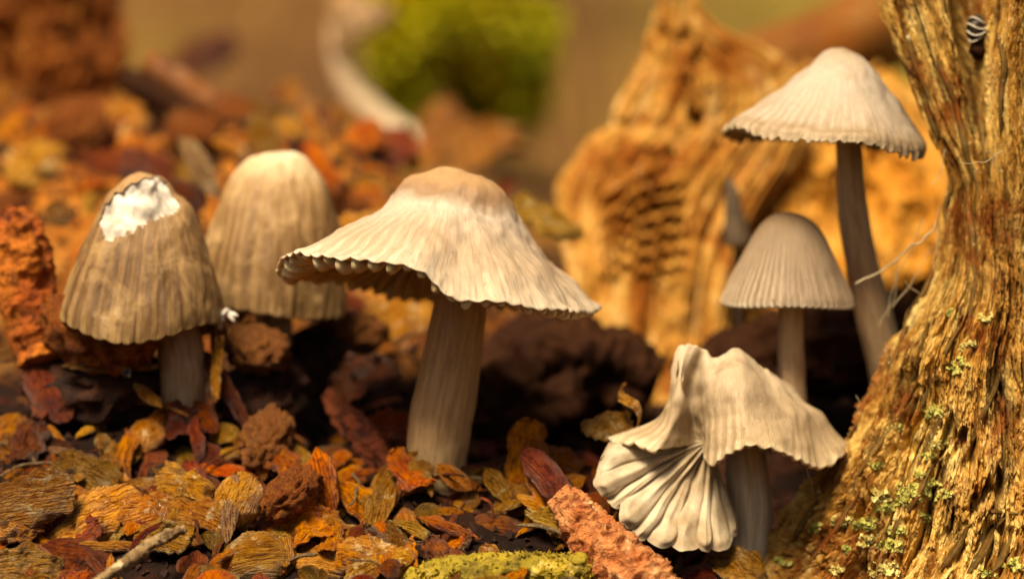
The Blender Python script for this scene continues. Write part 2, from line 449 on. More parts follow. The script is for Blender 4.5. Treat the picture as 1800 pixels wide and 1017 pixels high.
# ------------------------------------------------------------------ the ground
def gz(x, y):
    x = np.asarray(x, float); y = np.asarray(y, float)
    z = np.where(y < 0, 0.36 * y, 0.0)
    z = np.maximum(z, -0.5)
    z = z - 0.13 * smooth(0.10, 0.30, x) * (1 - smooth(0.25, 0.6, y)) * smooth(-.75, -.35, y)
    # dark bank behind the mushrooms, higher to the left
    lft = 1 - smooth(-0.55, 0.35, x)
    z = z + smooth(0.30, 1.15, y) * (0.20 + 0.42 * lft)
    # litter rises around the left mushrooms
    z = z + 0.12 * np.exp(-((x + 0.8) / 0.45) ** 2 - ((y - 0.18) / 0.30) ** 2)
    # far slope that closes the view
    z = z + smooth(3.5, 22, y) * 4.2 + smooth(22, 70, y) * 3 - 0.15 * smooth(1.4, 3.2, y) * lft
    nz = 0.025 * fbm(x * 3.1, y * 3.1, 0.0, 3) + 0.012 * fbm(x * 11, y * 11, 4.0, 3)
    return z + nz * (1 + smooth(2, 8, y) * 3)
def axis(lo, hi, a, b, n, g):
    mid = list(np.linspace(a, b, n)); st = mid[1] - mid[0]
    l, r = [], []
    x, s = a, st
    while x > lo: s *= g; x -= s; l.append(max(x, lo))
    x, s = b, st
    while x < hi: s *= g; x += s; r.append(min(x, hi))
    return np.array(l[::-1] + mid + r)
gx_ = axis(-60, 60, -1.5, 1.5, 260, 1.12)
gy_ = axis(-9, 90, -1.0, 2.2, 280, 1.10)
GX, GY = np.meshgrid(gx_, gy_, indexing='ij')
GZ = gz(GX, GY)
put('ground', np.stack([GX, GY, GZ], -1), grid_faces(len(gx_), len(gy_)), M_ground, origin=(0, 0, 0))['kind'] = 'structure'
def gpt(px, py):
    """point of the ground seen at a pixel (marching along the view ray)"""
    d = FWD + np.array([1, 0, 0]) * (px - 900) * K - UP * (py - 508.5) * K
    t = np.linspace(2.8, 30, 3000)
    P = CAM + d[None] * t[:, None]
    k = np.argmax(P[:, 2] < gz(P[:, 0], P[:, 1]))
    return P[k]

# ------------------------------------------------------------------ wood: the big rotten trunk on the right, the stumps behind
def limb(name, rows, mat, parent=None, yc=0.0, depth=0.6, n_front=380, n_back=50, m=420, seed=0.0, big=0.16, mid=0.10, fine=0.03,
         gfu=9.0, groove=None, ribs=None, fv=1.0, crack=0.12, top=True, origin=None, terr=0.0):
    """closed trunk: rows = (photo y, left x, right x, depth y) silhouettes, lofted as ellipses and carved with grain"""
    L = pts([(r[1], r[0], r[3]) for r in rows]); R = pts([(r[2], r[0], r[3]) for r in rows])
    L = cr(L, m); R = cr(R, m)
    Cn = (L + R) / 2; hw = np.linalg.norm(R - L, axis=1) / 2
    ph = np.concatenate([np.linspace(math.pi, 2 * math.pi, n_front, endpoint=False), np.linspace(0, math.pi, n_back, endpoint=False)])
    n = len(ph)
    seg = np.linalg.norm(np.diff(Cn, axis=0), axis=1); v = np.concatenate([[0], np.cumsum(seg)])
    PH, VV = np.meshgrid(ph, v)
    hm = float(hw.mean())
    cx, cy = np.cos(PH), np.sin(PH)
    u1, u2 = cx * gfu / 3, cy * gfu / 3
    warp = 0.35 * fbm(cx * 1.3, cy * 1.3, VV * 3 * fv + seed, 2)
    d = big * fbm(cx * 1.6 + seed, cy * 1.6, VV * 2.2 * fv, 3)
    a = PH * 1.0 + warp * 0.25
    ca, sa = np.cos(a), np.sin(a)
    rg = ridge(ca * gfu * 0.55, sa * gfu * 0.55, VV * 3.4 * fv + seed, 3, 0.55)
    d = d + mid * (rg - 0.9)
    f1 = fbm(ca * gfu * 2.6, sa * gfu * 2.6, VV * 8.0 * fv + seed, 4, 0.6)
    d = d + fine * f1
    f2 = fbm(ca * gfu * 8, sa * gfu * 8, VV * 26 * fv + seed, 3, 0.65)
    if terr:
        tn = fbm(ca * 2.6 + 5, sa * 2.6, VV * 3.2 * fv + seed, 4, 0.5) * 4.0
        fl_ = np.floor(tn); d = d + terr * (fl_ + smooth(0.0, 0.22, tn - fl_)) / 4.0
        cr_ = smooth(0.0, 0.5, fbm(cx * 2 + 1, cy * 2, VV * 2.5 + seed, 2))
        d = d + (0.03 + 0.07 * cr_) * fbm(cx * 20, cy * 20, VV * 34 + seed, 4, 0.7) - 0.14 * smooth(.35, .6, fbm(ca * 9 + 3, sa * 9, VV * 9 + seed, 3)) * smooth(.15, .4, VV)
    d = d + fine * 0.45 * f2
    # long cracks following the grain
    ck = perlin(ca * gfu * 1.1 + 9, sa * gfu * 1.1, VV * 1.3 * fv + seed)
    ckm = 1 - smooth(0.0, 0.09, np.abs(ck))
    ckm = ckm * smooth(-0.1, 0.25, perlin(ca * 2 + 3, sa * 2, VV * 3 * fv + seed))
    d = d - crack * ckm
    if groove is not None: d = d + groove(PH, VV / v[-1])
    px_, py_ = None, None
    if ribs is not None:
        B0 = Cn[:, None] + np.stack([hw[:, None] * cx, hw[:, None] * depth * cy, 0 * cx], -1)
        px_, py_ = proj(B0)
        rd, rmask = ribs(px_, py_)
        d = d * (1 - 0.9 * rmask) + rd
    rr = hw[:, None]
    ys = depth
    V = Cn[:, None] + np.stack([rr * cx * (1 + d * 0.55), rr * ys * cy + np.minimum(rr, 0.3) * d * cy * 1.0, 0.015 * f1 + 0.03 * fbm(cx * 3, cy * 3, VV * 2, 2) * 0], -1)
    if top:
        # ragged broken top: uneven heights, closed by a last ring pulled to the core
        rag = 0.05 * fbm(cx[0] * 4 + seed, cy[0] * 4, 2.0, 4)
        fall = np.exp(-np.arange(m) / (m * 0.04))
        V[..., 2] += fall[:, None] * rag[None]
        c0 = V[0].mean(0)
        ring = c0 + (V[0] - c0) * 0.5; ring[:, 2] -= 0.02
        ring2 = c0 + (V[0] - c0) * 0.02; ring2[:, 2] -= 0.04
        V = np.concatenate([ring2[None], ring[None], V]); d = np.concatenate([d[:1], d[:1], d]); PH = np.concatenate([PH[:1], PH[:1], PH]); VV = np.concatenate([VV[:1], VV[:1], VV]); ckm = np.concatenate([ckm[:1], ckm[:1], ckm]); rg = np.concatenate([rg[:1], rg[:1], rg])
    h = np.clip(0.5 + 0.35 * (rg - 0.9) - 0.6 * ckm, 0, 1)
    at_ = dict(gu=PH * hm * 1.1, gv=VV, h=h)
    o = put(name, V, grid_faces(V.shape[0], n, False, True), mat, parent, origin, at_, sm=not terr)
    return o, V

ROW_T = [(-160, 1500, 1800, .10), (0, 1550, 1770, .08), (120, 1597, 1790, .06), (240, 1640, 1815, .04), (310, 1668, 1840, .03), (400, 1655, 1860, .02),
         (480, 1645, 1890, .0), (560, 1600, 1930, -.01), (620, 1557, 1960, -.02), (690, 1530, 2000, -.02), (770, 1495, 2040, -.02), (850, 1447, 2080, -.03),
         (940, 1395, 2120, -.04), (1017, 1330, 2160, -.05), (1100, 1270, 2200, -.06), (1200, 1200, 2240, -.06)]
trunk = thing('tree_snag', gz(1.0, 0.0) * np.array([0, 0, 1]) + np.array([1.0, 0.0, 0]), 'splintered ochre trunk of rotten wood with lichen at its foot', 'snag')
def groove_t(PH, t):
    c = 1.60 * math.pi - 0.08 * math.pi * smooth(0.1, 0.3, t)
    return -1.6 * np.exp(-((PH - c) / 0.27) ** 4) * (1 - smooth(0.22, 0.40, t)) - 0.2 * np.exp(-((PH - 1.62 * math.pi) / 0.1) ** 2) * smooth(.4, .5, t) * (1 - smooth(.6, .8, t))
tw, TV = limb('wood', ROW_T, M_trunk, trunk, depth=0.62, n_front=620, n_back=40, m=620, seed=2.0, big=0.13, mid=0.05, fine=0.030, gfu=8.0, groove=groove_t, crack=0.12, top=True, terr=0.13)
l2, _ = limb('limb', [(-160, 1740, 1960, .0), (0, 1752, 1960, .0), (120, 1742, 1960, -.01), (240, 1745, 1960, -.02), (330, 1752, 1970, -.02), (430, 1762, 1980, -.02), (520, 1785, 1990, -.02), (640, 1830, 2010, .0)],
             M_trunk, trunk, depth=0.7, n_front=260, n_back=30, m=300, seed=8.0, big=0.12, mid=0.05, fine=0.03, gfu=7.0, terr=.12)
l3, _ = limb('shard', [(893, 1690, 1960, -.16), (930, 1668, 1970, -.18), (980, 1632, 1985, -.20), (1040, 1590, 2000, -.22), (1130, 1540, 2040, -.23)],
             M_trunk, trunk, depth=0.55, n_front=260, n_back=30, m=160, seed=14.0, big=0.08, mid=0.07, fine=0.04, gfu=8.0, top=True, terr=.12)
def bvh_of(o):
    me = o.data
    mw = WLOC[o.name]
    return BVHTree.FromPolygons([tuple(np.array(v.co) + mw) for v in me.vertices], [tuple(p.vertices) for p in me.polygons])
BVT = [bvh_of(tw), bvh_of(l2), bvh_of(l3)]
def hit(px, py):
    d = FWD + np.array([1, 0, 0]) * (px - 900) * K - UP * (py - 508.5) * K
    d = Vector(d).normalized(); best = None
    for b in BVT:
        h = b.ray_cast(Vector(CAM), d)
        if h[0] is not None and (best is None or h[3] < best[2]): best = (np.array(h[0]), np.array(h[1]), h[3])
    if best and best[1] @ np.array(d) > 0: best = (best[0], -best[1], best[2])
    return best
# loose splinters and fibres lifting off the trunk
SPL = [((1552, 30), (1600, 150), 7), ((1575, 20), (1650, 210), 6), ((1610, 150), (1655, 260), 6), ((1660, 300), (1668, 430), 5), ((1640, 440), (1585, 590), 5),
       ((1600, 560), (1560, 660), 5), ((1560, 610), (1562, 690), 4), ((1640, 560), (1575, 740), 6), ((1690, 560), (1600, 760), 6), ((1540, 680), (1480, 800), 5),
       ((1620, 660), (1500, 850), 7), ((1680, 700), (1560, 900), 6), ((1460, 840), (1390, 960), 6), ((1520, 850), (1420, 1000), 6), ((1700, 100), (1745, 330), 7),
       ((1640, 60), (1720, 330), 6), ((1700, 330), (1720, 520), 6), ((1760, 60), (1765, 240), 7), ((1770, 300), (1775, 460), 7), ((1730, 420), (1700, 600), 6),
       ((1720, 900), (1650, 1010), 7), ((1760, 905), (1700, 1012), 8), ((1790, 910), (1745, 1012), 7), ((1690, 893), (1790, 903), 5), ((1660, 780), (1560, 960), 6), ((1770, 620), (1690, 820), 7)]
for k, (a, b, wd) in enumerate(SPL):
    P = []
    for f in np.linspace(0, 1, 5):
        x = a[0] + (b[0] - a[0]) * f + rng.uniform(-3, 3); y = a[1] + (b[1] - a[1]) * f
        h = hit(x, y)
        if h is None:
            h = hit(x + 12, y)
        if h is None: continue
        P.append(h[0] + h[1] * (0.001 if 0 < f < 1 else -0.006))
    if len(P) < 4: continue
    wv = wd * 0.0008
    closed_tube('splinter', np.array(P), [wv * .5] + [wv * rng.uniform(.8, 1.2) for _ in P[1:-1]] + [wv * .3], M_trunk, trunk, 10, 36, 0.5, 60, 0.15, 60, k * 3.1, ends=0.2)

# the stump behind: ribbed pale front and the mottled body to its right
def ribs_s(px, py):
    msk = smooth(1035, 1070, px) * (1 - smooth(1180, 1215, px)) * smooth(300, 330, py) * (1 - smooth(470, 510, py))
    ph_ = (py + (px - 1120) * 0.55 - 0.0030 * (px - 1120) ** 2 + 14 * perlin(px / 150, py / 120, 0.0)) / 30.0
    r = np.sin(2 * math.pi * ph_) * (0.8 + 0.3 * perlin(px / 110, py / 160, 2.0))
    blob = fbm(px / 70, py / 60, 3.0, 5, 0.5)
    pit = -0.30 * smooth(0.25, 0.6, fbm(px / 46 + 4, py / 40, 1.0, 3)) * smooth(1040, 1080, px) * (1 - smooth(1230, 1290, px)) * (1 - smooth(240, 300, py))
    return msk * 0.12 * r + 0.05 * blob * (1 - msk) + pit, msk
stump = thing('broken_stump', (at(1130, 800, .84)[0], .84, 0), 'pale straw-coloured broken stump with curved ribs behind the largest mushroom', 'stump')
limb('wood', [(15, 1160, 1225, 0.94), (50, 1142, 1262, 0.94), (90, 1128, 1345, 0.95), (140, 1108, 1400, 0.96), (200, 1072, 1420, 0.96), (270, 1020, 1400, 0.94), (330, 985, 1360, 0.90), (400, 985, 1315, 0.86),
              (480, 1000, 1290, 0.80), (560, 1000, 1280, 0.77), (650, 985, 1275, 0.73), (740, 960, 1270, 0.68), (840, 930, 1270, 0.64), (960, 900, 1280, 0.60)],
     M_stump, stump, depth=0.45, n_front=320, n_back=40, m=360, seed=21.0, big=0.12, mid=0.06, fine=0.022, gfu=6.0, ribs=ribs_s, fv=0.7, crack=0.10)
stump2 = thing('rotten_stump', (at(1500, 800, 1.0)[0], 1.05, 0), 'mottled yellow rotten stump behind the cone-capped mushroom by the trunk', 'stump')
limb('wood', [(130, 1380, 1560, 1.1), (200, 1300, 1640, 1.08), (280, 1240, 1720, 1.05), (360, 1220, 1760, 1.02), (430, 1220, 1780, 1.0), (500, 1230, 1790, .98), (600, 1230, 1790, 1.0), (800, 1210, 1800, 1.0)],
     M_stump2, stump2, depth=0.4, n_front=220, n_back=40, m=220, seed=33.0, big=0.25, mid=0.10, fine=0.06, gfu=5.0, fv=1.6, crack=0.2)
# pale log lying far behind on the right
lg = closed_tube('fallen_log', pts([(1250, 150, 2.2), (1400, 105, 2.2), (1520, 60, 2.3), (1640, 20, 2.4), (1800, -40, 2.5)]), [.10, .11, .12, .12, .12], M_stump, None, 28, 60, 0.1, 6)
tag(lg, 'pale blurred log slanting up behind the cone-capped mushroom', 'log')

# ------------------------------------------------------------------ mushrooms
def rotm(tx, ty):
    return np.array(Matrix.Rotation(math.radians(tx), 3, 'X') @ Matrix.Rotation(math.radians(ty), 3, 'Y'))
def normals(V, flip=1):
    du = np.gradient(V, axis=0); dv = (np.roll(V, -1, 1) - np.roll(V, 1, 1))
    n = np.cross(du, dv); l = np.linalg.norm(n, axis=-1, keepdims=True)
    return flip * n / np.maximum(l, 1e-9)
def gill(P, N, dep, th, mat, parent):
    """thin blade hanging from the polyline P along the directions N"""
    n = len(P)
    T = np.gradient(P, axis=0); S = np.cross(T, N); S /= np.maximum(np.linalg.norm(S, axis=1, keepdims=True), 1e-9)
    th = th * np.ones(n)
    q = [(0, .8), (.45, 1.0), (.85, .72), (1.0, 0.0), (.85, -.72), (.45, -1.0), (0, -.8)]
    ring = np.stack([P + N * (dep * a)[:, None] + S * (th * b)[:, None] for a, b in q], 1)
    tip = np.repeat((P[-1] + N[-1] * dep[-1] * .35)[None, None], 7, 1)
    ring = np.concatenate([ring, tip])
    return put('gill', ring, grid_faces(n + 1, 7, False, True), mat, parent)
def make_cap(parent, apex, R, H, prof, mat, gmat, tx=0, ty=0, rfun=None, zfun=None, nrib=40, amp=0.006, ramp_=1.5, ngill=40, gdep=0.03, crenate=0.006,
             noise=0.02, seed=0.0, ns=70, mask=None, th=0.012, gs0=0.35, sfun=None, gthick=0.0016, lipfun=None, rimfade=0.0):
    """cap of revolution with pleats, uneven margin, real thickness and single gill blades; prof = (radius, drop) from crown to margin"""
    pr = cr(np.array(prof, float), ns)
    s = np.linspace(0, 1, ns)
    nt = max(nrib * 10, 240)
    tt = np.linspace(0, 2 * math.pi, nt, endpoint=False)
    S, T = np.meshgrid(s, tt, indexing='ij')
    rf = rfun(tt) if rfun else np.ones(nt)
    zf = zfun(tt) if zfun else np.zeros(nt)
    ct, st = np.cos(T), np.sin(T)
    jit = 0.35 * perlin(ct * 4 + seed, st * 4, S * 0.6)
    phs = nrib * T / (2 * math.pi) + jit
    rr = pr[:, 0][:, None] * R * (1 + (rf[None] - 1) * S)
    zz = -pr[:, 1][:, None] * H + zf[None] * S ** 3
    zz = zz - crenate * np.abs(np.sin(math.pi * phs)) ** 0.7 * smooth(0.9, 1.0, S)
    if lipfun is not None: zz = zz + lipfun(tt)[None] * smooth(0.93, 1.0, S)
    V = np.stack([rr * ct, rr * st, zz], -1)
    N = normals(V, 1)
    N[0] = [0, 0, 1]
    amp_s = amp * S ** ramp_ * (0.6 + 0.5 * perlin(ct * 3 + 2, st * 3, S * 2 + seed))
    dd = amp_s * np.cos(2 * math.pi * phs) + noise * R * fbm(ct * rr / R * 2.2 + seed, st * rr / R * 2.2, zz / max(H, .01) * 1.5, 4, 0.55) + 0.25 * amp_s * np.cos(2 * math.pi * phs * 2.7)
    V = V + N * dd[..., None]
    if sfun is not None: V = sfun(V, S, T)
    N = normals(V, 1); N[0] = [0, 0, 1]
    tk = th * (1 - 0.75 * S)
    Vi = V - N * tk[..., None]
    M = rotm(tx, ty)
    W = V @ M.T + apex; Wi = Vi @ M.T + apex; WN = N @ M.T
    n_in = ns // 2
    rows = np.concatenate([W, Wi[::-1][::2]])
    Sall = np.concatenate([S, S[::-1][::2]]); Pall = np.concatenate([phs, phs[::-1][::2]])
    F = grid_faces(len(rows), nt, False, True)
    flat = rows.reshape(-1, 3)
    if mask is not None:
        px, py = proj(flat)
        front = np.concatenate([WN, WN[::-1][::2]]).reshape(-1, 3)[:, 1] < 0.35
        kill = mask(px, py) & front & (np.arange(len(flat)) < ns * nt * 10)
        F = F[~kill[F].all(1)]
    cap = put('cap', flat, F, mat, parent, attrs=dict(s=Sall, th=Pall))
    # gills
    ks = np.concatenate([np.linspace(gs0, 0.88, 8), np.linspace(0.91, 0.996, 8)])
    idx = (ks * (ns - 1)).astype(int)
    for g in range(ngill):
        j = int(round(g * nt / ngill)) % nt
        P = Wi[idx, j]
        dn = -WN[idx, j] * 0.3 + M @ np.array([0, 0, -0.7]) + 0.0
        dn /= np.linalg.norm(dn, axis=1)[:, None]
        q = (ks - gs0) / (0.996 - gs0)
        dep = gdep * (0.35 + 0.65 * smooth(0, .4, q)) * np.sqrt(np.clip(1 - (np.clip(q - 0.90, 0, 1) / 0.115) ** 2, 0.05, 1)) * (1 + 0.25 * rng.uniform(-1, 1))
        dep = dep * (1 - rimfade * smooth(.6, 1, q))
        gill(P, dn, dep, gthick * (0.2 + 0.8 * smooth(.55, .95, q)) * np.sqrt(np.clip(1.02 - (np.clip(q - .93, 0, 1) / .075) ** 2, .1, 1)), gmat, cap)
    return cap, W, WN, S, T
def make_stem(parent, path, mat, n=28, m=90, seed=0.0, name='stem', fl=None, bump=0.06):
    P = pts([p[:3] for p in path]); rad = [p[3] * pxs(p[2]) / 2 for p in path]
    Pc, R, N, N2, ph = tube_grid(P, rad, n, m, fl)
    v = np.linspace(0, 1, m)
    L = np.linalg.norm(np.diff(Pc, axis=0), axis=1).sum()
    d = bump * fbm(np.cos(ph)[None] * 1.2 + seed, np.sin(ph)[None] * 1.2, v[:, None] * 6, 3) + 0.02 * np.cos(ph * 9)[None] * (1 + perlin(v * 5, seed))[:, None]
    V = Pc[:, None] + N2 * (R[:, None] * (1 + d))[..., None]
    at_ = dict(gu=np.broadcast_to(ph[None] * R.mean(), (m, n)), gv=np.broadcast_to(v[:, None] * L, (m, n)), s=np.broadcast_to(1 - v[:, None], (m, n)))
    return put(name, V, grid_faces(m, n, False, True), mat, parent, attrs=at_)
def base_of(px, py, y):
    return at(px, py, y)

# 1. the largest one, tan crown and spread pale skirt
YM = 0.0
m1 = thing('mushroom', base_of(775, 870, YM), 'largest mushroom with tan knobbed crown, flared pale skirt and thick brown stem', 'mushroom')
def rf1(t):
    r = 1 + 0.03 * np.cos(t - math.pi) + 0.03 * np.sin(2 * t + 0.5) + 0.02 * np.sin(5 * t)
    return r
def zf1(t):
    # raised front-left lip, small fold at the front, drooping right
    a = (np.degrees(t) + 360) % 360          # 0 right, 180 left, 270 towards the viewer
    z = 0.020 * smooth(170, 215, a) * (1 - smooth(264, 278, a)) - 0.016 * smooth(264, 278, a) * (1 - smooth(300, 350, a)) + 0.004 * np.sin(5 * t + 1.0) + 0.003 * np.sin(9 * t)
    return z
def lip1(t):
    a = (np.degrees(t) + 360) % 360
    return 0.010 * np.exp(-((a - 232) / 30.0) ** 2)
c1 = make_cap(m1, at(805, 297, YM), 0.280, 0.216, [(0, 0), (.11, .018), (.21, .068), (.30, .15), (.37, .26), (.42, .36), (.48, .45), (.57, .555), (.71, .70), (.86, .86), (1.0, 1.0)],
         M_cap_main, M_gill, tx=-7, ty=7, rfun=rf1, zfun=zf1, nrib=60, amp=0.0013, ramp_=3.5, ngill=60, gdep=0.027, crenate=0.003, noise=0.04, seed=1.0, ns=80, gthick=0.0100, lipfun=lip1)
make_stem(m1, [(808, 380, YM, 70), (812, 470, YM, 88), (806, 560, YM, 96), (792, 650, YM, 104), (776, 740, YM, 112), (768, 810, YM, 104), (772, 860, YM, 92), (776, 900, YM, 86)], M_stem_brown, seed=3.0)

# 2. broken bell on the left
YL = 0.06
m2 = thing('mushroom', base_of(320, 725, YL), 'bell mushroom with the crown torn open to white flesh, left of the others', 'mushroom')
POLY = np.array([(172, 395), (182, 362), (212, 334), (246, 314), (270, 309), (288, 313), (301, 336), (312, 352), (318, 362), (312, 374), (285, 388), (245, 404), (205, 424), (182, 424)], float)
def inpoly(px, py, P=POLY):
    px = np.asarray(px); py = np.asarray(py); c = np.zeros(px.shape, bool); n = len(P); j = n - 1
    for i in range(n):
        xi, yi = P[i]; xj, yj = P[j]
        c ^= ((yi > py) != (yj > py)) & (px < (xj - xi) * (py - yi) / (yj - yi + 1e-12) + xi)
        j = i
    return c
def torn(px, py):
    return inpoly(px + 5 * perlin(px / 14, py / 14), py + 5 * perlin(px / 14 + 9, py / 14))
def notch(V, S, T):
    d = np.exp(-((V[..., 0] - .046) / .020) ** 2 - ((V[..., 2] + .030) / .030) ** 2)
    V = V.copy(); V[..., 2] -= .015 * d; V[..., 0] -= .008 * d
    return V
def rf2(t): return 1 + 0.04 * np.sin(2 * t + 1) + 0.03 * np.sin(5 * t)
BELL = [(0, 0), (.14, .012), (.27, .055), (.40, .15), (.52, .29), (.64, .46), (.76, .63), (.88, .80), (.97, .93), (1.0, 1.0)]
_, W2, N2_, S2, T2 = make_cap(m2, at(266, 306, YL), 0.147, 0.270, [(0, 0), (.15, .010), (.30, .05), (.44, .14), (.57, .27), (.70, .43), (.81, .60), (.91, .78), (.98, .92), (1.0, 1.0)], M_cap_tan, M_gill, tx=-3, ty=4, rfun=rf2, zfun=lambda t: 0.012 * np.sin(2 * t + 2) - 0.01 * np.sin(3 * t),
         nrib=34, amp=0.0020, ramp_=2.2, rimfade=.8, gs0=.55, sfun=notch, ngill=34, gdep=0.03, crenate=0.006, noise=0.05, seed=5.0, mask=torn, th=0.010)
# flesh exposed in the tear: inner surface, rough, with curled folds
px2, py2 = proj(W2)
grow = inpoly(240 + (px2 - 240) * 0.86, 372 + (py2 - 372) * 0.82) & (N2_[..., 1] < 0.5)
dpt = 0.011 + 0.004 * fbm(px2 / 34, py2 / 34, 1.0, 3, 0.5) + 0.003 * np.sin(py2 / 7.5 + px2 / 30 + 2.0 * np.sin(px2 / 24))
edge = 1 - np.clip(np.minimum.reduce([np.hypot(px2 - a, py2 - b) for a, b in cr(np.vstack([POLY, POLY[:1]]), 80)]) / 9.0, 0, 1)
ker = np.arange(-14, 15)
Ws = sum(np.roll(W2, k_, 1) for k_ in ker) / len(ker); Nsm = sum(np.roll(N2_, k_, 1) for k_ in ker) / len(ker)
FV = Ws - Nsm * (dpt * (1 - 0.88 * edge))[..., None]
Fq = grid_faces(W2.shape[0], W2.shape[1], False, True)
Fq = Fq[grow.ravel()[Fq].all(1)]
us, inv = np.unique(Fq, return_inverse=True)
put('torn_flesh', FV.reshape(-1, 3)[us], inv.reshape(-1, 4), M_flesh, m2)['label'] = 'white ragged flesh inside the torn crown'
make_stem(m2, [(282, 420, YL, 60), (300, 520, YL, 74), (316, 600, YL, 80), (322, 660, YL, 80), (322, 740, YL, 72)], M_stem_grey, seed=6.0)

# 3. bell behind it
YB = 0.30
m3 = thing('mushroom', base_of(480, 690, YB), 'rounded bell mushroom with cream crown and painted highlight, between the torn one and the largest', 'mushroom')
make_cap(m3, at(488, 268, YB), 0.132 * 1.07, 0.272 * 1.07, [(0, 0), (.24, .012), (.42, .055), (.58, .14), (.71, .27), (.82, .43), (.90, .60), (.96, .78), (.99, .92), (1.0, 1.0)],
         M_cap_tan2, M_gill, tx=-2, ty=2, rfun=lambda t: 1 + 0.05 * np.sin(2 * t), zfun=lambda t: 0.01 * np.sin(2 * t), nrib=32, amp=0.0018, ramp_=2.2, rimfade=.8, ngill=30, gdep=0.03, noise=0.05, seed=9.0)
make_stem(m3, [(488, 380, YB, 54), (486, 500, YB, 60), (482, 600, YB, 64), (478, 720, YB, 60)], M_stem_grey, seed=8.0)

# 4. cone cap beside the trunk
YR = 0.14
m4 = thing('mushroom', base_of(1560, 640, YR + .05), 'tall mushroom with pale grey cone cap and frayed margin, against the trunk', 'mushroom')
def lip4(t):
    r = perlin(np.cos(t) * 9, np.sin(t) * 9) * 0.006 + perlin(np.cos(t) * 26, np.sin(t) * 26) * 0.006
    nick = smooth(0.35, 0.6, perlin(np.cos(t) * 12 + 5, np.sin(t) * 12))
    return r + 0.014 * nick
make_cap(m4, at(1487, 84, YR), 0.184, 0.172, [(0, 0), (.07, .02), (.17, .07), (.28, .17), (.42, .32), (.58, .50), (.74, .68), (.88, .82), (.98, .915), (1.0, 1.0)],
         M_cap_grey, M_gill, tx=-1, ty=6, rfun=lambda t: 1 + 0.10 * np.cos(t - math.pi) + 0.02 * np.sin(3 * t), zfun=lambda t: 0.006 * np.sin(2 * t) + 0.006 * np.sin(4 * t + 1),
         nrib=56, amp=0.0020, rimfade=.9, ngill=44, gdep=0.02, crenate=0.004, noise=0.03, seed=13.0, lipfun=lip4, ramp_=4.0)
make_stem(m4, [(1492, 160, YR, 36), (1492, 262, YR, 46), (1498, 360, YR + .01, 52), (1512, 450, YR + .03, 58), (1532, 540, YR + .05, 64), (1556, 640, YR + .06, 66), (1575, 740, YR + .07, 66)], M_stem_grey, seed=11.0)

# 5. smaller grey-brown bell
YS = 0.10
m5 = thing('mushroom', base_of(1392, 740, YS), 'small grey-brown bell mushroom with fine even pleats and scalloped rim', 'mushroom')
make_cap(m5, at(1388, 373, YS), 0.117 * 1.02, 0.160, [(0, 0), (.16, .015), (.30, .06), (.44, .16), (.56, .30), (.67, .46), (.78, .63), (.89, .80), (.97, .93), (1.0, 1.0)],
         M_cap_brown, M_gill_grey, tx=-1, ty=1, nrib=58, amp=0.0022, rimfade=.9, ngill=36, gdep=0.02, crenate=0.005, noise=0.012, seed=17.0, ramp_=2.0, zfun=lambda t: 0.003 * np.sin(3 * t))
make_stem(m5, [(1388, 430, YS, 36), (1389, 540, YS, 42), (1390, 620, YS, 46), (1394, 700, YS, 50), (1398, 790, YS, 50)], M_stem_grey, seed=15.0)

# 6. wilted, folded cap with the gills turned to the viewer
YW = -0.06
m6 = thing('mushroom', base_of(1312, 1010, YW), 'wilted collapsed mushroom folded open so its grey gills face out', 'mushroom')
NET = [
 [(1189,618,.02),(1205,606,0),(1232,610,0),(1256,627,0),(1290,614,0),(1330,638,.04),(1348,650,.06),(1362,662,.10),(1370,675,.16)],
 [(1181,680,0),(1195,672,-.05),(1214,690,-.005),(1250,678,-.08),(1302,676,-.11),(1362,688,-.05),(1390,695,.0),(1405,700,.08),(1400,720,.18)],
 [(1150,738,0),(1187,730,-.07),(1220,742,-.005),(1250,742,-.11),(1310,732,-.16),(1388,742,-.11),(1425,744,-.04),(1450,738,.06),(1440,760,.2)],
 [(1067,768,-.03),(1152,788,-.10),(1229,778,-.02),(1248,814,-.13),(1312,781,-.20),(1386,797,-.18),(1446,821,-.10),(1490,790,.02),(1465,810,.2)]]
G = np.array([[at(p[0], p[1], YW + p[2]) for p in r] for r in NET])
nu, nv = 60, 260
A1 = np.stack([cr(G[:, j], nu) for j in range(G.shape[1])], 1)
A2 = np.stack([cr(A1[i], nv) for i in range(nu)], 0)
Uu, Vv = np.meshgrid(np.linspace(0, 1, nu), np.linspace(0, 1, nv), indexing='ij')
def norm_open(V):
    n = np.cross(np.gradient(V, axis=0), np.gradient(V, axis=1)); n /= np.maximum(np.linalg.norm(n, axis=-1, keepdims=True), 1e-9)
    return n
Nn = norm_open(A2)
if Nn[nu // 2, nv // 2, 1] > 0: Nn = -Nn
phw = Vv * 30 + 0.5 * perlin(Vv * 9, Uu * 2)
dsp = 0.0010 * np.cos(2 * math.pi * phw) * Uu ** 2 + 0.010 * fbm(Vv * 5, Uu * 2.2, 1.0, 3, 0.45) + 0.007 * fbm(Vv * 9, Uu * 2.2, 5.0, 2) * (1 - 0.75 * Uu)
A2 = A2 + Nn * dsp[..., None]
A2[..., 2] -= (0.003 * np.abs(np.sin(math.pi * phw)) - 0.007 * perlin(Vv * 22, 1.0)) * smooth(0.93, 1, Uu)
A2[..., 2] += 0.006 * perlin(Vv * 18, 3.0) * (1 - smooth(0, .12, Uu))
Nn = norm_open(A2)
if Nn[nu // 2, nv // 2, 1] > 0: Nn = -Nn
Ai = A2 - Nn * (0.011 * (1 - 0.6 * Uu))[..., None]
rowsW = np.concatenate([A2, Ai[::-1]])
capw = put('cap', rowsW, grid_faces(2 * nu, nv, True, False), M_cap_wilt, m6, attrs=dict(s=np.concatenate([Uu, Uu[::-1]]), th=np.concatenate([phw, phw[::-1]])))
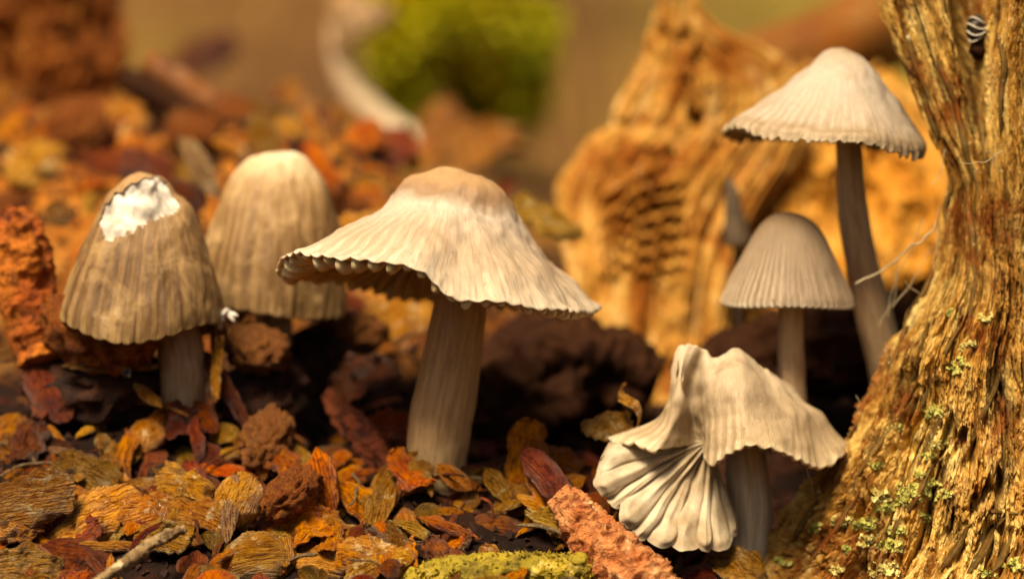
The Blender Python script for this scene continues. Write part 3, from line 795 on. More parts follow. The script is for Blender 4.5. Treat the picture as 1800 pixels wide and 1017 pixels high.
for g in range(15):
    v = 0.40 + 0.52 * g / 14; j = int(v * (nv - 1))
    ii = np.linspace(nu * 0.55, nu - 2, 9).astype(int)
    dn = -Nn[ii, j] * 0.6 + np.array([0, 0, -0.5]); dn /= np.linalg.norm(dn, axis=1)[:, None]
    q = np.linspace(0, 1, 9)
    gill(Ai[ii, j], dn, (0.026 * np.sin(math.pi * np.clip(q * 0.75 + 0.2, 0, 1)) * rng.uniform(.7, 1.1)), 0.003, M_gill, capw)
# fan of thick soft gills turned towards the viewer
FC = at(1248, 772, YW - .02)
BND = [(1066, 780, -.06), (1050, 812, -.09), (1043, 845, -.11), (1062, 874, -.12), (1084, 890, -.13), (1092, 918, -.135), (1112, 942, -.14), (1140, 958, -.14), (1170, 967, -.14), (1200, 970, -.135), (1235, 968, -.12), (1262, 966, -.10), (1290, 955, -.07), (1300, 925, -.04)]
NB = 300
Bc = cr(np.array([at(p[0], p[1], YW + p[2]) for p in BND]), NB)
nf = 10
cuts = np.cumsum(np.concatenate([[0], np.array([1.5, 1.1, .75, 1.45, .7, 1.2, 1.3, .65, 1.1, .8])])); cuts = cuts / cuts[-1] * (NB - 1)
for g in range(nf):
    a, b = cuts[g], cuts[g + 1]
    na, nr = 19, 40
    ang = np.clip(np.linspace(a - 5, b + 3, na), 0, NB - 1)
    wq = np.linspace(0, 1, na)
    rad = np.linspace(0.05, 1.0, nr)
    wav = 7.0 * np.sin(rad * 4.2 + g * 1.9) * (1 - rad) + 5 * fbm(rad * 3 + g * 7.7, 0.5, 0, 2)
    A_ = np.clip(ang[None] + wav[:, None], 0, NB - 1)
    Bp = np.stack([np.interp(A_, np.arange(NB), Bc[:, k]) for k in range(3)], -1)
    sc = 1 - 0.05 * np.abs(2 * wq - 1) ** 2.4 + rng.uniform(-.03, .025) + 0.02 * perlin(wq * 3 + g * 5, 0.3)
    Pg = FC + (Bp - FC) * (rad[:, None] * sc[None])[..., None]
    hb = rng.uniform(.7, 1.25)
    prof_ = np.interp(wq, [0, .12, .45, .8, 1], [0, .45, 1, .75, 0])      # leaning folds: steep on one side
    bulge = prof_[None] * hb * (0.004 + 0.026 * rad[:, None] ** 0.7) * (1 - 0.7 * smooth(0.90, 1.0, rad)[:, None])
    cave = 0.030 * np.sin(math.pi * rad)[:, None]
    nz = 0.008 * fbm(rad[:, None] * 2.5 + g * 3.1, wq[None] * 1.3, 2.0, 2, .45) + 0.012 * perlin(rad * 5 + g, 2.0)[:, None] * smooth(.6, 1, rad)[:, None]
    Pg[..., 1] += -bulge + cave + nz
    back = Pg.copy(); back[..., 1] = np.maximum(Pg[..., 1] + 0.010, (Pg[:, :1, 1] + Pg[:, -1:, 1]) / 2 + 0.008)
    full = np.concatenate([Pg, back[:, ::-1]], 1)
    put('gill', full, grid_faces(nr, 2 * na, False, True), M_gill_grey, capw)
# the cap flesh behind the fan
rr_ = np.linspace(0.05, 0.97, 20)
bk = FC + (Bc[::6] - FC)[None] * rr_[:, None, None]; bk[..., 1] += 0.035 * np.sin(math.pi * rr_)[:, None] + 0.012
bk2 = bk.copy(); bk2[..., 1] += 0.012
full = np.concatenate([bk, bk2[::-1]])
put('cap_lobe', full, grid_faces(40, bk.shape[1], True, False), M_cap_wilt, m6, attrs=dict(s=np.full(full.shape[:2], .6), th=np.zeros(full.shape[:2])))
make_stem(m6, [(1300, 740, YW + .05, 60), (1312, 820, YW + .04, 74), (1316, 890, YW + .03, 84), (1312, 960, YW + .02, 78), (1306, 1020, YW, 66), (1302, 1060, YW, 62)], M_stem_pale, seed=19.0)

# 7. slender pointed one, and the drooping one far behind
YP = 0.60
M_grey_cap = flesh_mat('slender_cap_grey', C('#6e5c48'), C('#4e3f30'), 20)
m7 = thing('mushroom', base_of(1290, 520, YP), 'tiny slender grey pointed mushroom in front of the mottled stump', 'mushroom')
make_cap(m7, at(1283, 312, YP), 0.026, 0.13, BELL, M_grey_cap, M_gill_grey, tx=0, ty=-7, nrib=16, amp=0.002, ngill=12, gdep=0.006, noise=0.05, seed=23.0, ns=30, th=0.004)
make_stem(m7, [(1288, 380, YP, 12), (1294, 440, YP, 13), (1298, 520, YP, 14), (1300, 640, YP, 14)], M_stem_dark, 14, 30, seed=4.0)
YF = 2.6
m8 = thing('mushroom', base_of(735, 275, YF), 'out-of-focus drooping mushroom with pale curved stem in front of the moss', 'mushroom')
make_cap(m8, at(590, -8, YF), 0.105, 0.13, BELL, M_cap_tan, M_gill, tx=4, ty=-38, nrib=16, amp=0.008, ngill=18, gdep=0.03, noise=0.08, seed=27.0, ns=36)
make_stem(m8, [(592, 40, YF, 34), (598, 100, YF, 40), (622, 160, YF, 48), (665, 210, YF, 54), (705, 245, YF, 58), (745, 280, YF, 60)], M_stem_pale, 16, 40, seed=2.0)

# ------------------------------------------------------------------ litter
def leaf_mesh(name, mat, seed, wd=0.5, cx=1.0, cy=0.5, p=0.7, jag=0.06, tk=0.018, rough=0.03, nu=34, na=17, asym=0.5, twist=0.0):
    t = np.linspace(0, 1, nu); q = np.linspace(-1, 1, na)
    env = np.sin(math.pi * np.clip(t, 0.001, .999) ** (math.log(0.5) / math.log(asym))) ** p
    jl = 1 + jag * (fbm(t * 5 + seed, seed * 1.7, 0, 4, 0.65)); jr = 1 + jag * (fbm(t * 5 + seed + 40, seed * 1.3, 0, 4, 0.65))
    w2 = wd / 2 * env
    Y = np.where(q[None] < 0, q[None] * (w2 * jl)[:, None], q[None] * (w2 * jr)[:, None])
    X = (t[:, None] - 0.5) * np.ones(na)[None]
    X = X + jag * 0.25 * fbm(q[None] * 2 + seed, t[:, None] * 0 + seed, 1.0, 3) * (np.abs(2 * t - 1)[:, None] ** 3)
    Zs = rough * fbm(X * 4 + seed, Y * 4, seed, 4, 0.55) + 0.25 * rough * ridge(X * 3 + seed, Y * 22, 0, 2)
    lu, lv = X + 0.5, Y
    # bend across, then along
    a = Y * cx / (wd / 2 + 1e-6); r = (wd / 2) / (cx if abs(cx) > 1e-3 else 1e-3)
    y1 = np.sin(a) * (r - Zs); z1 = r - np.cos(a) * (r - Zs)
    z1 = -z1
    b = X * cy * 2; r2 = 0.5 / (cy if abs(cy) > 1e-3 else 1e-3)
    x2 = np.sin(b) * (r2 + z1); z2 = np.cos(b) * (r2 + z1) - r2
    if twist:
        tw_ = X * twist
        y1, z2 = y1 * np.cos(tw_) - z2 * np.sin(tw_), y1 * np.sin(tw_) + z2 * np.cos(tw_)
    V = np.stack([x2, y1, z2], -1)
    N = norm_open(V)
    if N[nu // 2, na // 2, 2] < 0: N = -N
    B = V - N * tk
    full = np.concatenate([V, B[:, ::-1]], 1)
    lu2 = np.concatenate([lu, lu[:, ::-1]], 1); lv2 = np.concatenate([lv, lv[:, ::-1]], 1)
    return mesh_from(name, full, grid_faces(nu, 2 * na, False, True), mat, dict(lu=lu2, lv=lv2))
def chunk_mesh(name, mat, seed, sx=1, sy=.7, sz=.6, rough=0.35, sub=3, fr=2.6):
    bm = bmesh.new(); bmesh.ops.create_icosphere(bm, subdivisions=sub, radius=0.5)
    V = np.array([v.co[:] for v in bm.verts]); F = np.array([[v.index for v in f.verts] for f in bm.faces]); bm.free()
    n = V / np.linalg.norm(V, axis=1)[:, None]
    d = rough * (ridge(V[:, 0] * fr + seed, V[:, 1] * fr, V[:, 2] * fr, 4, 0.6) - 0.9) * 0.5
    V = (V + n * d[:, None]) * np.array([sx, sy, sz])
    return mesh_from(name, V, F, mat, dict(lu=V[:, 0], lv=V[:, 1]))
SHAPES = {}
SPEC = {  # kind: list of (wd, cx, cy, p, jag, rough, asym, twist)
 'scale': [(.46, 1.1, .5, .75, .08, .02, .5, 0), (.38, 1.4, .7, .8, .10, .02, .42, .4), (.55, .9, .4, .65, .08, .025, .55, -.3), (.34, 1.7, .3, .9, .05, .02, .5, .6)],
 'flake': [(.75, .7, .35, .28, .30, .05, .5, .3), (.6, .5, .6, .3, .36, .06, .45, -.5), (.85, .9, .3, .25, .28, .06, .55, .2), (.5, .6, .3, .3, .32, .05, .5, .5)],
 'husk': [(.95, 1.25, 1.15, .5, .05, .02, .5, 0), (.8, 1.4, 1.0, .55, .08, .02, .45, .1), (.9, 1.1, 1.4, .5, .10, .025, .52, -.1)],
 'strip': [(.16, .9, 1.2, .5, .25, .02, .5, .8), (.12, 1.2, 1.7, .5, .3, .02, .5, -1.1), (.2, 1.0, .6, .6, .2, .02, .45, .5)],
 'fragment': [(.7, 1.0, .7, .4, .24, .08, .45, .5), (.62, -.8, .8, .42, .28, .08, .5, -.6), (.8, 1.1, -.4, .38, .24, .08, .55, .3)],
}
NAMES = {'scale': 'bud_scale', 'flake': 'bark_flake', 'husk': 'seed_husk', 'strip': 'bark_strip', 'fragment': 'leaf_fragment', 'chunk': 'bark_crumb'}
WORDS = {'scale': 'curled bud scale', 'flake': 'jagged bark flake', 'husk': 'domed seed husk', 'strip': 'curled bark strip', 'fragment': 'dry leaf fragment', 'chunk': 'crumbly bark lump'}
def shape(kind, col, k):
    key = (kind, col, k)
    if key not in SHAPES:
        if kind == 'chunk':
            mt = {'orange-brown': M_rust, 'tan': M_brownc, 'pink': M_pink, 'dark brown': M_crumb, 'red-brown': M_rust}.get(col, M_brownc)
            SHAPES[key] = chunk_mesh(NAMES[kind], mt, k * 5.3 + len(SHAPES), 1, .75 + .1 * (k % 3), .6 + .1 * (k % 2), 0.26, 4, 5.5)
        else:
            s = SPEC[kind][k % len(SPEC[kind])]
            SHAPES[key] = leaf_mesh(NAMES[kind], M_lit[col], k * 7.1 + 3.3 * len(SHAPES), s[0], s[1], s[2], s[3], s[4], 0.02, s[5], asym=s[6], twist=s[7])
    return SHAPES[key]
def leaf(kind, col, k, P, L, a=0, t=45, yaw=0, label=None, group=None, sy=1.0, sz=1.0, cat=None, mat=None):
    me = shape(kind, col, k)
    o = link(NAMES[kind], me, None, P)
    o.rotation_euler = (Matrix.Rotation(math.radians(yaw), 3, 'Z') @ Matrix.Rotation(math.radians(t), 3, 'X') @ Matrix.Rotation(math.radians(a), 3, 'Z')).to_euler()
    o.scale = (L, L * sy, L * sz)
    CATS = {'scale': 'bud scale', 'flake': 'bark flake', 'husk': 'seed husk', 'strip': 'bark strip', 'fragment': 'leaf fragment', 'chunk': 'bark lump'}
    tag(o, label, cat or CATS[kind], group)
    return o
def lp(kind, col, k, px, py, y, L, a, t, yaw, label, sy=1.0, sz=1.0):
    """a single litter piece seen at (px, py), its length in photo pixels"""
    if y < -.24: y = -.24 + (y + .24) * .55
    return leaf(kind, col, k, at(px, py, y), L * pxs(y), a, t, yaw, label, None, sy, sz)

# pieces one can tell apart, front to back
lp('flake', 'straw', 0, 38, 872, -.26, 190, 12, 62, -8, 'flat straw-yellow bark flake with close dark grain beside the big pale leaf', .8)
lp('flake', 'straw', 3, 62, 905, -.24, 70, 80, 75, 20, 'narrow upright straw-coloured sliver wedged by the grained flake', .6)
lp('fragment', 'tan', 0, 150, 915, -.24, 235, 20, 58, 0, 'big pale tan leaf with cream crest lying over the red-brown scale', 1.0)
lp('fragment', 'tan', 2, 120, 862, -.14, 160, -10, 40, 10, 'soft tan leaf piece behind the big pale leaf')
lp('scale', 'red-brown', 2, 135, 982, -.34, 165, -18, 55, 5, 'smooth glossy red-brown scale in front of the big pale leaf', 1.3)
lp('husk', 'purple-brown', 1, 45, 975, -.36, 165, -30, 40, -20, 'hollow purple-brown husk with a dark opening at the left edge')
lp('fragment', 'straw', 1, 45, 1012, -.42, 180, 5, 50, 0, 'yellow leaf edge under the hollow husk')
lp('flake', 'tan', 1, 262, 888, -.22, 130, 10, 45, 10, 'small tan flake bridging a dark gap beside the glassy bead')
lp('flake', 'tan', 2, 285, 928, -.28, 110, -8, 38, -10, 'thin cream flake with a torn lower edge above the grey twig')
lp('flake', 'tan', 3, 345, 890, -.22, 150, -25, 40, 0, 'tan flake leaning against the round speckled husk')
lp('fragment', 'tan', 1, 320, 855, -.16, 130, -15, 40, 10, 'tan leaf bit between the purple scale and the flakes')
lp('husk', 'tan', 0, 425, 872, -.24, 135, 60, 70, 15, 'round pale husk speckled white with a cracked rim', .95)
lp('scale', 'grey-brown', 0, 398, 890, -.25, 135, 95, 70, -30, 'grey-brown curved rim piece hugging the round speckled husk', .8)
lp('husk', 'tan', 2, 455, 972, -.36, 215, 8, 62, 5, 'domed tan husk with a grey scuffed back near the bottom middle', .75)
lp('chunk', 'orange-brown', 0, 512, 868, -.20, 125, 55, 30, 0, 'upright orange crumbly lump beside the round speckled husk', .75)
lp('scale', 'orange-brown', 0, 572, 845, -.16, 135, 100, 75, 10, 'translucent amber scale standing upright behind the orange lump', 1.0)
lp('fragment', 'tan', 0, 605, 968, -.32, 220, -14, 48, -5, 'broad tan leaf with white specks right of the domed husk', .9)
lp('fragment', 'orange-brown', 1, 540, 920, -.22, 150, 15, 40, 0, 'orange-brown leaf tucked behind the broad tan leaf')
lp('scale', 'tan', 2, 650, 1000, -.38, 120, 30, 60, 10, 'small smooth peach scale lying on the broad tan leaf')
lp('scale', 'orange-brown', 2, 640, 880, -.14, 120, -40, 60, 10, 'orange triangular scale with a ragged tip in front of the dark hollow', 1.1)
lp('fragment', 'grey-brown', 2, 735, 948, -.22, 190, -8, 40, 5, 'brown folded leaf above the mossy branch', .8)
lp('husk', 'purple-brown', 0, 880, 925, -.18, 160, -10, 55, 10, 'arched purple-brown husk hollow beneath, behind the mossy branch', .8)
lp('husk', 'red-brown', 2, 812, 880, -.08, 105, 10, 45, 0, 'reddish husk lying against the foot of the thick stem')
lp('scale', 'purple-brown', 0, 335, 832, -.08, 165, -25, 50, 5, 'long purple-brown scale with an orange tip above the flakes', .8)
lp('scale', 'straw', 1, 240, 848, -.12, 125, 10, 50, 0, 'yellow boat-shaped scale with upturned edges')
lp('scale', 'grey-brown', 1, 105, 792, -.04, 165, -8, 45, 0, 'long grey-brown scale under the purple bud', .8)
lp('husk', 'red-brown', 0, 58, 828, -.10, 70, 0, 50, 0, 'small crimson husk behind the grained straw flake')
lp('strip', 'orange-brown', 0, 222, 790, -.06, 120, 70, 60, 0, 'orange curled strip arching over the dark gap', 2.0)
lp('fragment', 'orange-brown', 0, 15, 770, -.02, 130, 60, 60, 10, 'orange leaf at the edge below the purple bud')
lp('chunk', 'tan', 1, 470, 775, .0, 135, 80, 30, 0, 'brown crumbly lump with pale spots behind the round husk', .75)
lp('chunk', 'tan', 2, 452, 612, .14, 125, -40, 20, 0, 'tan crumbly lump under the cream-crowned bell', .8)
lp('chunk', 'orange-brown', 1, 170, 580, .0, 200, -22, 20, 0, 'orange crumbly lump under the torn bell cap', .6)
lp('scale', 'straw', 3, 172, 640, -.02, 135, -5, 55, 0, 'pale yellow boat-shaped scale under the torn bell cap', .8)
lp('scale', 'tan', 0, 258, 690, -.02, 75, -40, 55, 0, 'small pale tan seed scale left of the torn mushroom stem', .9)
lp('scale', 'tan', 3, 252, 642, .02, 60, 0, 55, 0, 'short tan scale tucked against the torn mushroom stem', 1.2)
lp('scale', 'straw', 0, 10, 620, .05, 80, 10, 55, 0, 'straw-coloured scale peeping out behind the rusty stalk')
lp('fragment', 'tan', 2, 45, 760, .02, 110, 20, 45, 0, 'cream leaf piece under the purple bud')
lp('strip', 'dark brown', 2, 395, 680, .02, 190, -62, 70, 0, 'tall dark brown sliver leaning right of the torn mushroom stem', 1.0)
lp('strip', 'tan', 2, 380, 640, .0, 130, 85, 70, 0, 'pale upright sliver beside the torn mushroom stem', 1.0)
lp('strip', 'red-brown', 1, 345, 765, -.04, 170, -62, 60, 0, 'thin red-brown curled strip at the foot of the torn mushroom', 1.6)
lp('strip', 'straw', 1, 1108, 705, -.07, 110, -30, 60, 0, 'bright yellow curled shaving by the wilted mushroom', 2.0, 1.2)
lp('flake', 'straw', 2, 1066, 738, -.05, 95, 20, 32, 0, 'yellow wood chip under the curled shaving')
lp('husk', 'red-brown', 1, 1232, 1003, -.16, 105, 0, 45, 0, 'round red-brown husk under the fanned gills')
lp('husk', 'dark brown', 0, 1150, 985, -.12, 90, 20, 45, 0, 'dark husk between the pink stick and the fanned gills')
lp('flake', 'straw', 1, 955, 372, .42, 150, -25, 45, 10, 'bright straw-coloured chip right of the largest cap', .9)
lp('fragment', 'tan', 0, 655, 385, .40, 150, -20, 50, 0, 'tan leaf behind the skirt of the largest cap')
lp('flake', 'tan', 2, 690, 545, .40, 150, 25, 40, 0, 'pale tan chip seen under the largest cap left of its stem')
lp('chunk', 'tan', 0, 610, 590, .36, 130, 10, 30, 0, 'tan rotten lump in the shade under the largest cap', .8)
lp('fragment', 'dark brown', 1, 640, 660, .25, 150, 30, 50, 0, 'dark leaf in the hollow left of the thick stem', .8)
lp('fragment', 'red-brown', 1, 690, 750, .12, 120, -15, 40, 0, 'red-brown leaf in the hollow beside the thick stem')
lp('husk', 'dark brown', 1, 312, 325, .55, 130, -30, 40, 0, 'dark brown blurred husk behind the torn crown')
lp('strip', 'grey-brown', 2, 348, 285, .55, 150, -65, 60, 0, 'blurred grey sliver between the two bell caps', 1.6)
lp('scale', 'straw', 2, 462, 232, .75, 100, -60, 60, 0, 'blurred cream seed above the cream-crowned bell', 1.3)
lp('scale', 'tan', 1, 552, 225, .78, 130, -70, 60, 0, 'blurred pale tan scale right of the cream seed')
lp('scale', 'orange-brown', 1, 565, 285, .7, 130, -65, 60, 0, 'blurred orange scale between the bell and the largest cap', 1.2)
lp('husk', 'straw', 0, 100, 365, .4, 75, -60, 50, 0, 'blurred straw-coloured bud beside the rusty stalk')

# added dark log shape: covers bright wood to darken the shaded hollow
dl = closed_tube('shade_log', pts([(1200, 690, .52), (1290, 650, .50), (1400, 620, .48), (1500, 610, .46), (1620, 590, .44)]), [.06, .075, .085, .09, .09], M_dark_wood, None, 60, 140, lump=.18, lf=16, bump=.3, bf=8)
tag(dl, 'added dark log shape filling in the shade behind the small bell mushroom', 'log')
dr = closed_tube('shade_root', pts([(840, 760, .34), (920, 690, .38), (990, 655, .42), (1060, 650, .44), (1150, 690, .42)]), [.07, .095, .10, .09, .06], M_dark_wood, None, 60, 120, lump=.22, lf=14, bump=.35, bf=7, seed=5.0)  # dark shape added to put the bright stump foot in shade
tag(dr, 'added dark root shape deepening the shade between the thick stem and the pale stump', 'shade filler')
# litter pushed up around the foot of the thick stem
r_ = random.Random(77)
for q, (px, py, L_, a_, y_) in enumerate([(712, 862, 70, 60, -.03), (735, 884, 80, 20, -.08), (772, 892, 85, -15, -.09), (838, 882, 75, -50, -.05), (850, 860, 60, 75, -.02), (700, 885, 70, 110, -.07)]):
    kd, cl = [('scale', 'dark brown'), ('fragment', 'red-brown'), ('scale', 'purple-brown'), ('scale', 'orange-brown'), ('strip', 'tan'), ('husk', 'dark brown')][q]
    lp(kd, cl, q % 3, px, py, y_, L_ * 1.25, a_, 55, r_.uniform(-30, 30), f'{cl} {WORDS[kd]} leaning on the foot of the thick stem')
for q, (px, py, L_, a_, y_) in enumerate([(280, 728, 70, 50, .0), (318, 742, 85, 5, -.01), (360, 728, 65, -55, .0)]):
    kd, cl = [('scale', 'orange-brown'), ('fragment', 'dark brown'), ('scale', 'red-brown')][q]
    lp(kd, cl, q, px, py, y_, L_ * 1.25, a_, 55, 0, f'{cl} {WORDS[kd]} leaning on the foot of the torn mushroom')

lp('chunk', 'dark brown', 1, 462, 700, .20, 190, 80, 20, 0, 'dark humus lump holding up the tan crumbly lump under the bell', .9)
lp('chunk', 'dark brown', 2, 165, 668, .10, 230, -10, 20, 0, 'dark humus lump under the orange crumbly lump and purple bud', .9)
lp('chunk', 'dark brown', 0, 560, 640, .34, 190, 30, 20, 0, 'dark humus lump in the hollow under the largest cap', .9)

# glassy droplet on the seed scale
t_ = NT('droplet_clear'); t_.b.inputs['Transmission Weight'].default_value = 1; t_.b.inputs['IOR'].default_value = 1.33
M_drop = t_.out((0.95, 0.95, 0.95, 1), 0.02, None, 0, .01, .5)
for (px, py, y, r, lab) in [(222, 655, -.04, 8, 'clear water droplet hanging beside the pale yellow scale'), (283, 893, -.27, 12, 'glassy bead of water on the small tan flake')]:
    Vd = []
    o = link('water_droplet', chunk_mesh('water_droplet', M_drop, 1.0, 1, 1, 1.15, 0.02, 3), None, at(px, py, y))
    o.scale = (2 * r * pxs(y),) * 3
    tag(o, lab, 'droplet')

# sticks, buds, stalks
def stick(name, path, mat, label, cat, **kw):
    P = pts([p[:3] for p in path]); rad = [p[3] * pxs(p[2]) / 2 for p in path]
    o = closed_tube(name, P, rad, mat, None, **kw)
    return tag(o, label, cat)
stick('twig', [(160, 1030, -.45, 20), (215, 995, -.40, 22), (262, 958, -.36, 22), (300, 938, -.33, 20), (325, 930, -.30, 14)], M_twig, 'thin grey lichen-crusted twig in front of the flakes', 'twig', n=18, m=90, lump=0.35, lf=60, bump=.3, bf=40)
ps = thing('bark_stick', at(1130, 1030, -.3), 'crumbly pink-orange stick with a purple bud tip, beside the wilted mushroom', 'stick')
closed_tube('bark', pts([(985, 868, -.20), (1020, 915, -.23), (1060, 965, -.26), (1105, 1020, -.30), (1150, 1080, -.34)]), [.026, .038, .046, .055, .06], M_pink, ps, 60, 150, lump=0.22, lf=34, bump=.2, bf=10, ends=.7)
def part_leaf(parent, name, mat, px, py, y, L, a, t, yaw, seed, **kw):
    me = leaf_mesh(name, mat, seed, **kw)
    o = link(name, me, parent, at(px, py, y) - WLOC[parent.name])
    o.rotation_euler = (Matrix.Rotation(math.radians(yaw), 3, 'Z') @ Matrix.Rotation(math.radians(t), 3, 'X') @ Matrix.Rotation(math.radians(a), 3, 'Z')).to_euler()
    o.scale = (L * pxs(y),) * 3
    return o
BUDS = []
BUDS.append((ps, 'bud_scale', M_lit['purple-brown'], 965, 835, -.19, 165, -52, 62, 0, 61.0, dict(wd=.5, cx=1.3, cy=.75, p=.6, jag=.06, asym=.45)))
BUDS.append((ps, 'bud_scale', M_lit['orange-brown'], 945, 838, -.16, 150, -58, 55, -25, 67.0, dict(wd=.5, cx=1.2, cy=.8, p=.6, jag=.10, asym=.45)))
BUDS.append((ps, 'bud_scale', M_lit['purple-brown'], 990, 850, -.15, 140, -60, 60, 25, 71.0, dict(wd=.45, cx=1.2, cy=.5, p=.6, jag=.08, asym=.5)))
rs = thing('rusty_stalk', at(70, 640, .06), 'rusty orange crumbly stalk ending in a purple bud, at the left of the torn bell', 'stalk')
closed_tube('bark', pts([(5, 380, .12), (30, 430, .10), (42, 520, .08), (60, 590, .06), (72, 640, .04)]), [.04, .055, .05, .042, .036], M_rust, rs, 50, 120, lump=0.2, lf=24, bump=.2, bf=8)
BUDS.append((rs, 'bud_scale', M_lit['purple-brown'], 82, 678, .0, 150, -58, 62, 0, 81.0, dict(wd=.72, cx=1.3, cy=.6, p=.6, jag=.05, asym=.5)))
BUDS.append((rs, 'bud_scale', M_lit['purple-brown'], 66, 672, .02, 140, -70, 60, -35, 83.0, dict(wd=.6, cx=1.3, cy=.5, p=.6, jag=.05, asym=.5)))
BUDS.append((rs, 'bud_scale', M_lit['red-brown'], 105, 684, .03, 130, -55, 58, 35, 85.0, dict(wd=.6, cx=1.2, cy=.5, p=.6, jag=.05, asym=.5)))
for b_ in BUDS: part_leaf(*b_[:11], **b_[11])
stick('red_stalk', [(575, 690, .14, 30), (610, 740, .10, 44), (660, 800, .05, 50), (710, 850, .0, 52), (765, 905, -.05, 46)], M_redst, 'dark red-brown stalk slanting down to the foot of the thick stem', 'stalk', n=50, m=140, lump=.28, lf=26, bump=.4, bf=14)
stick('red_twig', [(372, 560, .06, 8), (378, 640, .05, 9), (400, 700, .04, 10), (432, 755, .03, 10)], M_lit['red-brown'], 'thin dark twig curving up between the two bell mushrooms', 'twig', n=10, m=40, lump=.1, lf=40)
stick('bark_stick', [(255, 105, 1.25, 40), (300, 135, 1.22, 46), (345, 165, 1.2, 48), (395, 200, 1.18, 46)], M_lit['tan'], 'blurred tan stick lying on the mound behind', 'stick', n=20, m=40, bump=.1)
stick('bark_stick', [(215, 135, 1.15, 40), (260, 160, 1.12, 50), (320, 195, 1.1, 48), (350, 215, 1.08, 40)], M_dark_wood, 'blurred dark stick under the tan one', 'stick', n=20, m=40, bump=.1)
lp('fragment', 'dark brown', 0, 358, 85, 3.4, 140, 20, 60, 0, 'blurred dark brown blob beyond the tan stick')  # one dark brown leaf shape drawn as a blurred blob
# blurred upright rotten post at the left edge
post = thing('rotten_post', (at(90, 300, 1.85)[0], 1.85, .3), 'blurred dark rust-brown rotten stump at the left edge behind', 'stump')
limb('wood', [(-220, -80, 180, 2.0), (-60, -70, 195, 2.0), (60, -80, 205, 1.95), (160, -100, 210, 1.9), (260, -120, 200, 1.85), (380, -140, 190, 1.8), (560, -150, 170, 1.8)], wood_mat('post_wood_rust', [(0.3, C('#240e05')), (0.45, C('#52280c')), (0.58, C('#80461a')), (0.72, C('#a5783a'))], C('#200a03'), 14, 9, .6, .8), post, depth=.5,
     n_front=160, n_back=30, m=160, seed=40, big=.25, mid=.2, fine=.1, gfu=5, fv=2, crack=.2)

# mossy branch in front
mb = thing('mossy_branch', at(860, 1030, -.36), 'yellow-green mossy branch lying across the foreground below the arched husk', 'branch')
PB = pts([(690, 1040, -.32), (760, 1022, -.32), (850, 1012, -.315), (940, 1010, -.31), (1040, 1008, -.305)]); RB = [.022, .030, .033, .033, .028]
closed_tube('bark', PB, RB, M_moss_y, mb, 40, 110, lump=.25, lf=30, bump=.2, bf=10)
def tufts(name, P0, Nrm, n, ln, mat, parent, spread=0.6, wd=0.22, seed=1):
    """many single moss leaves as one part"""
    r = np.random.RandomState(seed)
    i = r.randint(0, len(P0), n)
    b = P0[i]; d = Nrm[i] + r.normal(size=(n, 3)) * spread; d /= np.linalg.norm(d, axis=1)[:, None]
    s = np.cross(d, r.normal(size=(n, 3))); s /= np.linalg.norm(s, axis=1)[:, None]
    l = (ln * r.uniform(.5, 1.3, n))[:, None]
    u = np.cross(d, s)
    V = np.stack([b - s * l * wd * .4, b + s * l * wd * .4, b + d * l * .5 + s * l * wd + u * l * .08, b + d * l + u * l * .25, b + d * l * .5 - s * l * wd + u * l * .08], 1)
    k = np.arange(n)[:, None] * 5
    o = put(name, V.reshape(-1, 3), k + np.array([[0, 1, 2, 3, 4]]), mat, parent, sm=False)
    o['kind'] = 'stuff'
    return o
PBs, RBs, NBs, _, _ = tube_grid(PB, RB, 40, 80)
sel = (NBs[..., 2] > -0.3)
tufts('moss_leaves', (PBs[:, None] + NBs * RBs[:, None, None])[sel], NBs[sel], 1300, .010, M_moss_y, mb, .8, .25, 4)
stick('twig_stub', [(1012, 1030, -.30, 30), (1018, 1000, -.31, 36), (1016, 975, -.32, 34)], M_moss_y, 'short mossy twig stub at the end of the mossy branch', 'twig', n=20, m=30, lump=.2, lf=30)

# green moss cushion far behind
mo = thing('moss_cushion', at(790, 220, 4.2), 'bright green blurred moss cushion behind the drooping mushroom', 'moss')
def blob(cx, cy, y, rx, ry, seed, n=40, m=60):
    c = at(cx, cy, y); a = np.linspace(0, math.pi, n); b = np.linspace(0, 2 * math.pi, m, endpoint=False)
    A, B = np.meshgrid(a, b, indexing='ij')
    N = np.stack([np.sin(A) * np.cos(B), np.sin(A) * np.sin(B), np.cos(A)], -1)
    d = 1 + .16 * fbm(N[..., 0] * 1.6 + seed, N[..., 1] * 1.6, N[..., 2] * 1.6, 3)
    return c + N * np.array([rx * pxs(y), rx * pxs(y) * .8, ry * pxs(y)]) * d[..., None], N
M_moss_d = rough_mat('moss_dark_green', C('#66800c'), C('#98981e'), C('#44540c'), 5, 0.5, 0.7)
for q, (cx_, cy_, rx_, ry_, mt_) in enumerate([(690, 60, 40, 70, 0), (715, 150, 34, 55, 0), (760, 20, 60, 60, 0), (830, 20, 66, 55, 0), (880, 80, 60, 60, 0), (915, 150, 40, 60, 0), (850, 160, 40, 40, 1), (800, 80, 44, 44, 0), (700, 5, 40, 40, 0), (940, 60, 30, 40, 0), (800, -40, 60, 50, 0)]):
    Vb, Nb = blob(cx_, cy_, 4.2 + .06 * q, rx_, ry_, q * 7.0, 24, 36)
    put('cushion', Vb, grid_faces(24, 36, False, True), M_moss_d if mt_ else M_moss_g, mo)
    tufts('moss_leaves', Vb.reshape(-1, 3), Nb.reshape(-1, 3), 900, .07, M_moss_d if mt_ else M_moss_g, mo, .6, .22, 20 + q)
lp('fragment', 'tan', 0, 770, 215, 2.4, 150, 60, 50, 0, 'blurred pinkish-tan leaf in front of the moss cushion')
lp('fragment', 'tan', 1, 860, 250, 2.0, 170, 20, 40, 0, 'blurred tan leaf on the ground below the moss cushion')

